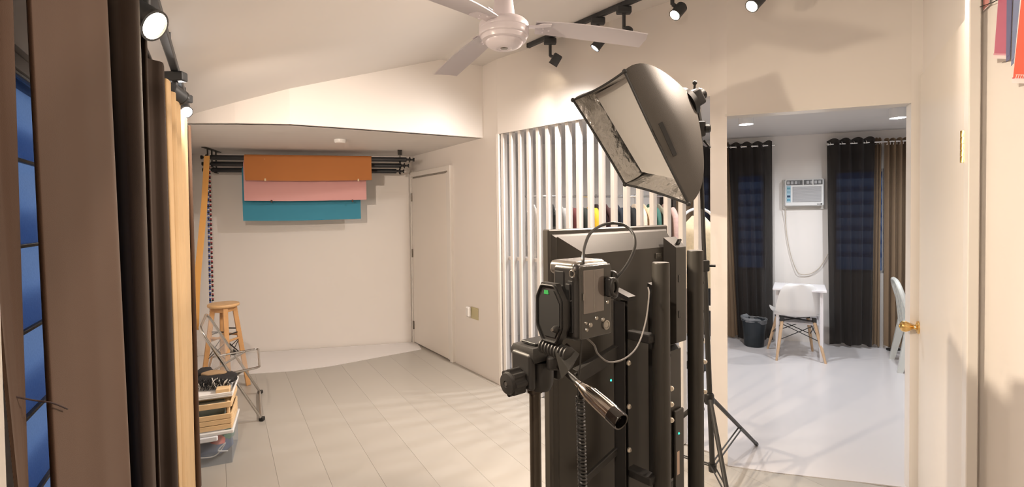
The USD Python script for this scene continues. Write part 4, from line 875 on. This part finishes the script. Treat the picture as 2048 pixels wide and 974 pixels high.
for s, z in ((ps-.06, 1.125), (ps-.06, .875), (ps-.06, 1.0)): part(SD, 'rail_bolt', turned([(0, 0), (.0075, 0), (.0075, .004), (.004, .008), (0, .008)], tp(s+.0, .128, z), [*Tn, 0], 14), BOLT, 'zinc bolt')
part(SD, 'base_bar', [tb_(ps-.12, ps+.36, pn-.035, pn+.035, .052, .092, .006), tb_(ps-.03, ps+.03, pn-.36, pn+.36, .055, .09, .006), tb_(ps+.205, ps+.265, pn-.36, pn+.36, .055, .09, .006)], BLACKM)
for s in (ps, ps+.235):
    for n in (pn-.33, pn+.33): part(SD, 'castor', turned([(0, -.012), (.022, -.012), (.026, -.006), (.026, .006), (.022, .012), (0, .012)], tp(s, n, .0265), [*Tt, 0], 20), BLACK)

# ================================================================== CAMERA ON A TRIPOD
cb, cm = unit(V(.62, -.785)), unit(V(-.785, -.62))         # the camera's back and underside look this way
C0 = dep(1153, 600, .85)[:2]; KZ0, KZ1 = 1.330, 1.464
def kp(b, m, z): return V(*(C0+cb*b+cm*m), z)
KM = frame([*C0, 0], [*cb, 0], [*cm, 0], [0, 0, 1.])
def kbx(b0, b1, m0, m1, z0, z1, r=.003, n=6, rd_=False):
    m = put((rbox if rd_ else cbox)([b0, m0, z0], [b1, m1, z1], r), KM)
    if np.linalg.det(KM[:3, :3]) < 0: m.invert()
    return m
CAMB = mat('camera_body', (.022, .021, .02), .32, bump=.12, bs=900); CAMS = mat('camera_silver', (.34, .32, .29), .22, .85)
K = thing('camera', 'black digital camera mounted upright on the tripod head', 'camera', kp(-.03, -.045, KZ0))
part(K, 'body', kbx(-.062, 0, -.092, 0, KZ0, KZ1, .011, rd_=True), CAMB)
part(K, 'grip_end', kbx(-.075, -.006, -.088, -.003, KZ1-.022, KZ1+.004, .010, rd_=True), CAMS, 'glossy black camera end with its highlight put in as silver')  # black end in silver metal, standing in for its highlight
part(K, 'back_panel', kbx(-.002, .004, -.086, -.006, KZ0+.004, KZ1-.004, .0035, rd_=True), mat('camera_back', (.05, .047, .042), .16))
lcd = part(K, 'display', kbx(.0035, .0055, -.064, -.013, 1.378, 1.453, .0006), mat('lcd_glass', (.17, .145, .13), .06, specular_ior_level=.9))
part(lcd, 'display_edge', [kbx(.0054, .0062, -.0395, -.0385, 1.379, 1.452, .0002), kbx(.005, .0066, -.0125, -.0105, 1.402, 1.414, .0004)], CAMS)
part(K, 'viewfinder', [kbx(.0035, .018, -.084, -.066, 1.402, 1.437, .005, rd_=True)], BLACK)
part(K, 'eyecup', put(trimesh.creation.torus(.0105, .0035, 24, 10).apply_scale([.75, 1.25, 1]), frame(kp(.019, -.075, 1.420), [*cm, 0], [0, 0, 1.], [*cb, 0])), BLACKM)
part(K, 'viewfinder_glass', kbx(.0181, .0185, -.079, -.071, 1.412, 1.428, .0001), GLOSSB)
part(K, 'prism_hump', kbx(-.055, .006, -.108, -.088, 1.394, 1.446, .009, rd_=True), CAMB)
part(K, 'hot_shoe', kbx(-.035, -.012, -.1115, -.107, 1.41, 1.43, .001), CAMS)
for b_, m_, z, r in ((.004, -.030, 1.357, .0045), (.004, -.045, 1.367, .004), (.004, -.020, 1.350, .0035), (.004, -.062, 1.362, .0042), (.004, -.074, 1.392, .0038), (.004, -.018, 1.362, .003)):
    part(K, 'button', turned([(0, 0), (r, 0), (r*.8, .0016), (0, .002)], kp(b_, m_, z), [*cb, 0], 16), CAMS, 'silver button')
part(K, 'dial', turned([(0, 0), (.0085, 0), (.0085, .003), (.0065, .0035), (.005, .0022), (0, .0025)], kp(.004, -.069, 1.352), [*cb, 0], 24), CAMS, 'silver control dial')
part(K, 'lens', turned([(0, 0), (.031, 0), (.031, .018), (.029, .024), (.026, .026), (.024, .020), (0, .016)], kp(-.062, -.046, 1.398), [*(-cb), 0], 32), BLACK)
part(K, 'port_cover', [kbx(-.020, -.008, -.002, .0018, 1.345, 1.435, .001), kbx(-.052, -.030, -.002, .0016, 1.42, 1.45, .001), kbx(-.022, -.012, .0017, .005, 1.375, 1.43, .0015)], BLACK)
part(K, 'strap_lug', [rod(kp(-.006, -.004, KZ1-.01), kp(-.006, .004, KZ1-.01), .0025, 8), put(trimesh.creation.torus(.006, .0012, 20, 8), frame(kp(-.006, .004, KZ1-.016), [0, 0, 1.], [*cb, 0], [*cm, 0]))], CAMS)
# quick-release platform: hexagonal tray against the camera's underside
TRI = thing('tripod', 'black tripod with pan head and ribbed metallic handle holding the camera', 'tripod', [.0437, .97, 0])
hexp = [(-.016, -.047), (.016, -.047), (.030, -.020), (.030, .022), (.014, .047), (-.018, .047), (-.030, .026), (-.030, -.024)]
def platebox(poly, m0, m1, bc, zc): # polygon in (b, z), extruded along m
    return hull([kp(bc+b, m, zc+z) for b, z in poly for m in (m0, m1)])
bc, zc = -.042, 1.378
sc2 = lambda k: [(b*k, z*k) for b, z in hexp]
part(TRI, 'camera_plate', platebox(hexp, .002, .012, bc, zc), BLACK)
tr = part(TRI, 'plate_tray', platebox(sc2(1.12), .013, .024, bc, zc), BLACKM)
part(tr, 'tray_inset', platebox(sc2(.86), .0242, .0255, bc, zc), mat('tray_inset', (.010, .010, .010), .6))
part(tr, 'tray_rim', tube(fillet([kp(bc+b*1.04, .0255, zc+z*1.04) for b, z in hexp], .004, closed=True, n=3), .0022, 8, closed=True), BLACK)
part(tr, 'level_label', platebox([(-.006, -.003), (.006, -.003), (.005, .004), (-.005, .004)], .0254, .0262, bc-.006, zc+.036), mat('label_green', (.04, .30, .08), .3), 'green level label')
part(tr, 'lock_lever', turned([(0, 0), (.006, 0), (.0065, .004), (.004, .010), (0, .011)], kp(bc+.020, .0254, zc-.024), [*cm, 0], 16), BLACKM)
part(tr, 'lock_bolt', turned([(0, 0), (.003, 0), (.0025, .002), (0, .002)], kp(bc+.020, .0364, zc-.024), [*cm, 0], 12), CAMS)
# pan head
hx0 = kp(-.035, .012, 0)[:2]; hcx = dep(1080, 745, .95)
H0 = V(.049, .965)
hq0, hq1 = kp(bc-.028, .016, 1.315), kp(bc+.040, .016, 1.312)
nn = 9; prof = [(0, 0)]
for i in range(nn): u = .07*i/nn; prof += [(.0115, u), (.0135, u+.0022), (.0135, u+.0045), (.0105, u+.006)]
prof += [(0, .07)]
part(TRI, 'tilt_knob', turned(prof, hq0, hq1-hq0, 24), BLACKM)
part(TRI, 'tilt_clamp', hull([kp(bc+b, m, z) for b, m, z in ((.018, .0, 1.325), (.048, .0, 1.312), (.052, .03, 1.292), (.035, .03, 1.272), (.018, .03, 1.318), (.03, .0, 1.285))]), mat('clamp_grey', (.03, .029, .026), .45))
def hp(b, m, z): return V(*(H0+cb*b+cm*m), z)
HM = frame([*H0, 0], [*cb, 0], [*cm, 0], [0, 0, 1.])
def hbx(b0, b1, m0, m1, z0, z1, r=.004): 
    m = put(rbox([b0, m0, z0], [b1, m1, z1], r), HM); 
    if np.linalg.det(HM[:3, :3]) < 0: m.invert()
    return m
part(TRI, 'head_platform', hull([hp(b, m, z) for b, m, z in ((-.035, .036, 1.300), (.030, .040, 1.302), (.030, -.034, 1.304), (-.035, -.036, 1.302), (-.038, .040, 1.288), (.034, .044, 1.288), (.034, -.038, 1.288), (-.038, -.040, 1.288), (-.032, .036, 1.270), (.030, .038, 1.274), (.030, -.034, 1.276), (-.032, -.034, 1.276))]), BLACKM)
part(TRI, 'platform_pad', hbx(-.022, .020, -.022, .026, 1.3025, 1.308, .002), BLACK)
part(TRI, 'head_cheek', [hbx(-.030, .028, .030, .046, 1.222, 1.292, .007), hbx(-.026, .024, -.040, -.028, 1.226, 1.290, .006)], BLACKM)
part(TRI, 'pan_cup', turned([(0, 0), (.019, 0), (.024, .010), (.026, .022), (.026, .046), (.023, .056), (0, .058)], hp(.004, .0, 1.212), [0, 0, 1], 32), BLACKM)
kp_ = []
a_ = np.linspace(0, 2*np.pi, 97)[:-1]; rr = .0235+.0022*np.sign(np.cos(a_*8))*np.abs(np.cos(a_*8))**.5
kpoly = Polygon(np.c_[rr*np.cos(a_), rr*np.sin(a_)])
kn2 = prism(kpoly, 0, .026); part(TRI, 'pan_knob', [put(kn2, axis_frame(hp(-.002, .048, 1.238), [*cm, 0])), turned([(0, .026), (.021, .026), (.019, .031), (.006, .033), (.005, .030), (0, .030)], hp(-.002, .048, 1.238), [*cm, 0], 32)], BLACKM)
part(TRI, 'knob_screw', turned([(0, 0), (.0045, 0), (.004, .002), (0, .002)], hp(-.002, .0785, 1.238), [*cm, 0], 12), CAMS)
h0, h1 = dep(1110, 726, .935), dep(1238, 840, .80); hd = unit(h1-h0); hL = np.linalg.norm(h1-h0)
hn = part(TRI, 'pan_handle', turned([(0, 0), (.0055, 0), (.0055, hL*.42), (.0075, hL*.44), (0, hL*.44)], h0, hd, 20), BLACKM)
part(hn, 'handle_root', rbox(h0-V(.016, .012, .012), h0+V(.014, .012, .014), .006), BLACKM)
gp = [(.0055, hL*.38), (.0065, hL*.43), (.0105, hL*.52), (.0135, hL*.60), (.0145, hL*.75), (.0148, hL*.90), (.0140, hL*.905), (0, hL*.905)]
gm = lathe(gp, 72); an = np.arctan2(gm.vertices[:, 1], gm.vertices[:, 0]); rad = np.hypot(gm.vertices[:, 0], gm.vertices[:, 1])
w = np.clip((gm.vertices[:, 2]-hL*.5)/(hL*.1), 0, 1); gm.vertices[:, :2] *= (1-.055*w*(np.cos(an*12) > .3))[:, None]
part(hn, 'handle_grip', put(gm, axis_frame(h0, hd)), PEWTER, 'ribbed polished metallic grip', smooth=25)
part(hn, 'handle_end', turned([(.0140, hL*.90), (.0152, hL*.905), (.0152, hL*1.02), (.0142, hL*1.035), (.0122, hL*1.03), (.0115, hL*.97), (0, hL*.965)], h0, hd, 40), mat('grip_collar', (.10, .095, .09), .1, .9))
part(TRI, 'centre_column', turned([(0, .42), (.0108, .42), (.0112, 1.205), (.015, 1.207), (.015, 1.216), (0, 1.216)], hp(.004, 0, 0)-V(.011, 0, 0), [0, 0, 1], 28), mat('column_metal', (.07, .058, .045), .35, .6))
hc = hp(.004, 0, 0)-V(.011, 0, 0)
part(TRI, 'leg_collar', turned([(0, .70), (.026, .70), (.030, .72), (.030, .78), (.02, .80), (.0, .80)], hc, [0, 0, 1], 24), BLACK)
for a in (100, 220, 340):
    a = math.radians(a); part(TRI, 'leg', [tube([hc+V(.02*math.cos(a), .02*math.sin(a), .75), hc+V(.30*math.cos(a), .30*math.sin(a), .02)], .011, 14), trimesh.creation.icosphere(2, .014).apply_translation(hc+V(.305*math.cos(a), .305*math.sin(a), .0145))], BLACKM)
# cables
RUBB = mat('cable_rubber', (.03, .03, .029), .38); CABG = mat('cable_grey', (.14, .13, .12), .4)
solo('camera_cable', tube(spline([dep(1168, 540, .875), dep(1166, 518, .875), dep(1170, 490, .90), dep(1183, 464, .93), dep(1212, 448, .96), dep(1245, 449, .97), dep(1266, 467, .96), dep(1270, 492, .94), dep(1258, 523, .92), dep(1240, 548, .905), kp(-.01, -.104, 1.425)], 60), .0028, 10), RUBB, 'thick black cable looping over the camera to its viewfinder side', 'cable')
solo('camera_cable', tube(spline([kp(-.004, -.022, 1.338), dep(1188, 690, .88), dep(1196, 708, .92), dep(1218, 724, .97), dep(1250, 717, 1.02), dep(1276, 690, 1.10), dep(1292, 640, 1.2), dep(1298, 590, 1.28), dep(1296, 575, 1.31)], 50), .0019, 8), CABG, 'grey cable hanging from the camera base to the screen bracket', 'cable')
solo('camera_cable', tube(spline([kp(-.012, .003, 1.40), dep(1160, 600, .86), dep(1163, 680, .875), dep(1158, 760, .90), dep(1154, 800, .92)], 30), .0013, 8), RUBB, 'thin black lead running down from the camera to the coiled cord', 'cable')
ct = dep(1160, 792, .93); n_ = 1300; tt_ = np.linspace(0, 1, n_); zz = ct[2]-.0-.52*tt_; an = tt_*2*math.pi*76
coil = np.c_[ct[0]+.0068*np.cos(an)+.004*np.sin(tt_*3), ct[1]+.0068*np.sin(an), zz]
cc = thing('coiled_cord', 'coiled black cord hanging beside the tripod column', 'cord', ct)
part(cc, 'coil', tube(coil, .0024, 6), RUBB); part(cc, 'cord_end', rod(ct+V(0, 0, .016), ct+V(0.003, 0, -.004), .0045, 10), BLACK)

# ================================================================== SOFTBOX ON A LIGHT STAND
SO = mat('softbox_black', (.052, .046, .040), .62, bump=.2, bs=300); SBR = mat('softbox_binding', (.012, .012, .012), .6)
SIL = usdkit.material(stage, '/World/Looks/softbox_silver', {'g': ('geometry', {}), 'n': ('noise_texture', {'scale': 14., 'detail': 4.}), 'b': ('bump', {'strength': .8, 'distance': .04}), 'p': ('principled_bsdf', {'base_color': (.66, .65, .63), 'metallic': .9, 'roughness': .25})}, [('g.position', 'n.vector'), ('n.fac', 'b.height'), ('b.normal', 'p.normal')], surface='p.BSDF')
DIFF = mat('diffuser_cloth', (.44, .425, .41), .85)
q = [dep(1146, 200, 2.68), dep(1249, 143, 2.38), dep(1377, 408, 2.41), dep(1250, 369, 2.66)]     # rim corners: far top, near top, near bottom, far bottom
apx = dep(1371, 208, 2.62); cen = sum(q)/4; ax = unit(apx-cen)
px_ = unit(q[1]-q[0]-ax*((q[1]-q[0])@ax)); pz_ = np.cross(ax, px_)
if pz_[2] < 0: pz_ = -pz_
rg = [apx-px_*.055+pz_*.055, apx+px_*.055+pz_*.055, apx+px_*.055-pz_*.055, apx-px_*.055-pz_*.055]
def rim(k, u, sag=.035):
    a, b = q[k], q[(k+1) % 4]; p = a*(1-u)+b*u; return p+(cen-p)*sag*4*u*(1-u)
def sb_pt(k, u, v, inset=0.):
    r0 = rim(k, u); r1 = rg[k]*(1-u)+rg[(k+1) % 4]*u; p = r0*(1-v)+r1*v
    rodd = math.sin(math.pi*v**.85)
    out = unit(p-(cen+(apx-cen)*v)); out = unit(out-ax*(out@ax))
    return p+out*(.082*rodd*(1-.25*4*u*(1-u))-inset)
SB = thing('softbox', 'large black softbox with silver lining tilted down on the light stand', 'softbox', cen)
for k in range(4):
    P = [[sb_pt(k, u, v) for v in np.linspace(0, 1, 15)] for u in np.linspace(0, 1, 15)]
    g_ = grid(P); part(SB, 'cloth_panel', thick(g_, .003), SO, smooth=40)
    P = [[sb_pt(k, u, v, .010+.004*math.sin(9*u+5*v)) if v > 0.02 else rim(k, u)+(cen-rim(k, u))*.012 for v in np.linspace(0.0, .97, 15)] for u in np.linspace(0.005, .995, 15)]
    part(SB, 'silver_lining', thick(grid(P), .001), SIL, 'crinkled silver lining', smooth=60)
    part(SB, 'rim_binding', tube([rim(k, u) for u in np.linspace(0, 1, 16)], .006, 8), SBR)
vq = .27; inn = [sb_pt(k, 0, vq, .03) for k in range(4)]
def iq(u, v): 
    a = inn[0]*(1-u)+inn[1]*u; b = inn[3]*(1-u)+inn[2]*u; c_ = a*(1-v)+b*v; return c_
P = [[iq(u, v) for v in np.linspace(0, 1, 9)] for u in np.linspace(0, 1, 9)]
part(SB, 'inner_diffuser', thick(grid(P), .002), DIFF, 'pale grey inner diffuser sheet')
for k in range(4): part(SB, 'corner_tip', trimesh.creation.icosphere(2, .012).apply_translation(q[k]), SBR)
P = [[sb_pt(1, u, v, -.004) for v in np.linspace(.10, .16, 4)] for u in np.linspace(.42, .66, 8)]
part(SB, 'closing_strap', thick(grid(P), .004), SBR)
part(SB, 'speed_ring', turned([(.0, .03), (.062, .03), (.082, .02), (.084, -.008), (.06, -.012), (0, -.012)], apx, ax, 28), BLACK)
LS = thing('light_stand', 'black light stand with folding legs holding the softbox', 'light stand', [*dep(1412, 795, 2.62)[:2], 0])
sb0, stp = dep(1425, 935, 2.62), dep(1400, 262, 2.62); stc = dep(1418, 797, 2.62)
part(LS, 'lamp_head', [put(rbox([-.050, -.045, .0], [.050, .045, .062], .014), axis_frame(apx+ax*.028, ax)), turned([(0, 0), (.03, 0), (.03, .03), (.02, .035), (0, .035)], apx+ax*.09, ax, 20)], BLACK)
part(LS, 'tilt_joint', [rbox(stp-V(.024, .024, .03), stp+V(.024, .024, .05), .010), rod(stp+V(0, 0, .03), apx+ax*.06, .016), turned([(0, 0), (.022, 0), (.022, .02), (.016, .026), (0, .026)], stp+V(.024, -.01, .01), [1, -.3, 0], 16)], BLACK)
part(LS, 'lever', [rod(stp+V(.02, 0, -.05), stp+V(.045, -.02, -.09), .006), rod(apx+ax*.06+V(0, 0, .03), apx+ax*.065+V(.0, 0, .075), .006), trimesh.creation.icosphere(2, .012).apply_translation(apx+ax*.065+V(.0, 0, .08))], BLACK)
mid = (stp+stc)/2
part(LS, 'upper_column', rod(stp-V(0, 0, .02), mid, .0105, 16), BLACKM); part(LS, 'lower_column', rod(mid, sb0, .0135, 16), BLACKM)
part(LS, 'column_clamp', [rbox(mid-V(.021, .021, .03), mid+V(.021, .021, .03), .008), rod(mid, mid+V(.05, -.02, 0), .007)], BLACK)
part(LS, 'leg_collar', [turned([(0, -.028), (.022, -.028), (.026, -.02), (.026, .02), (.022, .028), (0, .028)], stc, unit(stp-stc), 20)], BLACK)
feet = [fl(1513, 892), V(.97, 2.12, 0), V(.60, 2.92, 0)]
for f_ in feet:
    f_ = f_+V(0, 0, .013); s_ = stc+unit((f_-stc)*V(1, 1, 0))*.025
    part(LS, 'leg', tube([s_, f_], .0115, 12), BLACKM); part(LS, 'leg_tip', tube([f_+(s_-f_)*.03, f_], .0130, 12), BLACK)
    mpt = s_+(f_-s_)*.60; w_ = unit(np.cross(f_-s_, [0, 0, 1.]))*.010
    part(LS, 'leg_brace', [rod(mpt+w_*k, sb0+V(0, 0, .01)+w_*k, .0042, 8) for k in (-1, 1)], BLACKM)
part(LS, 'lower_collar', turned([(0, -.02), (.02, -.02), (.022, .02), (0, .02)], sb0, unit(stp-stc), 18), BLACK)

# ================================================================== PRINTS ON THE RIGHT WALL
wn = unit(E2-HG); wnn = V(-wn[1], wn[0]); wnn = wnn if wnn@(-HG) > 0 else -wnn
def on_rw(px, py, off=.02):
    a = HG+wnn*off; d = ray(px, py); t = (wnn@a)/(wnn@d[:2]); return EYEP+d*t
def card(pts, off, col, label, edge=True, band=None, tilt=0., text=None):
    P = [on_rw(x, y, off) for x, y in pts]; t = thing('photo_strip', label, 'photo print', P[3] if len(P) > 3 else P[0], None)
    m = mat('print_%d' % int(off*10000), col, .35, var=.10, vs=9)
    c = sum(P)/4; B = [c+(p-c)*1.0 for p in P]; nv = V(*wnn, 0)
    part(t, 'paper', hull([p+nv*k for p in B for k in (0, -.0012)]), mat('print_border_%d' % int(off*10000), (.80, .70, .70), .5) if edge else m)
    u0 = .06; I = [P[0]*(1-u0)+P[2]*u0, P[1]*(1-u0)+P[3]*u0, P[2]*(1-.05)+P[0]*.05, P[3]*(1-.05)+P[1]*.05]
    part(t, 'picture', hull([p+nv*k for p in I for k in (.0003, .0009)]), m)
    if band:
        J = [P[3]*(1-a)+P[0]*a if l else P[2]*(1-a)+P[1]*a for a, l in ((.04, 1), (.04, 0), (band[0], 0), (band[0], 1))]
        part(t, 'colour_band', hull([c*.0+p+nv*k for p in J for k in (.0010, .0013)]), mat('print_band_%d' % int(off*10000), band[1], .4))
    return t, P, nv
card([(1966, -14), (1979, -26), (1979, 10), (1966, 23)], .012, (.62, .30, .28), 'small reddish print with white edge at the top of the white wall')
card([(2000, -60), (2020, -60), (2013, 118), (1987, 117)], .020, (.52, .16, .24), 'mauve pink photo strip hanging left on the white wall', band=(.06, (.68, .35, .42)))
card([(2014, -60), (2027, -60), (2020, 118), (2012, 124)], .028, (.16, .17, .30), 'narrow blue-grey photo strip turned edge-on between the pink and the red strips', edge=False)
card([(2029, -60), (2046, -60), (2034, 118), (2022, 132)], .034, (.20, .24, .38), 'slate blue photo strip behind the red strip', edge=False)
t_, P_, nv_ = card([(2046, -60), (2080, -60), (2075, 168), (2024, 166)], .046, (.72, .13, .08), 'orange-red photo strip with pale lettering, nearest on the right wall', band=(.05, (.55, .08, .12)))
tm = meshkit.text_mesh('IIIIIIDX', .0125, .0006, True)
ex = unit(P_[2]-P_[3]); ez = unit(P_[0]-P_[3]); ez = unit(ez-ex*(ez@ex)); 
lt_o = on_rw(2029, 157, .0475)
part(t_, 'lettering', put(tm, frame(lt_o, ex, ez, np.cross(ex, ez))), mat('print_letter', (.85, .62, .60), .4))
P0 = on_rw(1978, 6, .03); 
solo('print_line', tube(spline([on_rw(1960, 14, .03), on_rw(1985, 5, .03), on_rw(2000, -2, .03), on_rw(2060, -20, .03)], 16), .0016, 6), BLACK, 'thin dark line that the prints hang from', 'line')
for px, py, o, lb in ((2003, 124, .017, 'grey lower corner of a print behind the mauve strip'), (2046, 172, .040, 'grey lower corner of a print behind the orange-red strip')):
    P = [on_rw(x, y, o) for x, y in ((px-8, py-26), (px+14, py-26), (px+14, py-3), (px-8, py+2))]
    solo('photo_strip', hull([p+V(*wnn, 0)*k for p in P for k in (0, .001)]), mat('print_back_%d' % px, (.36, .31, .28), .6), lb, 'photo print')
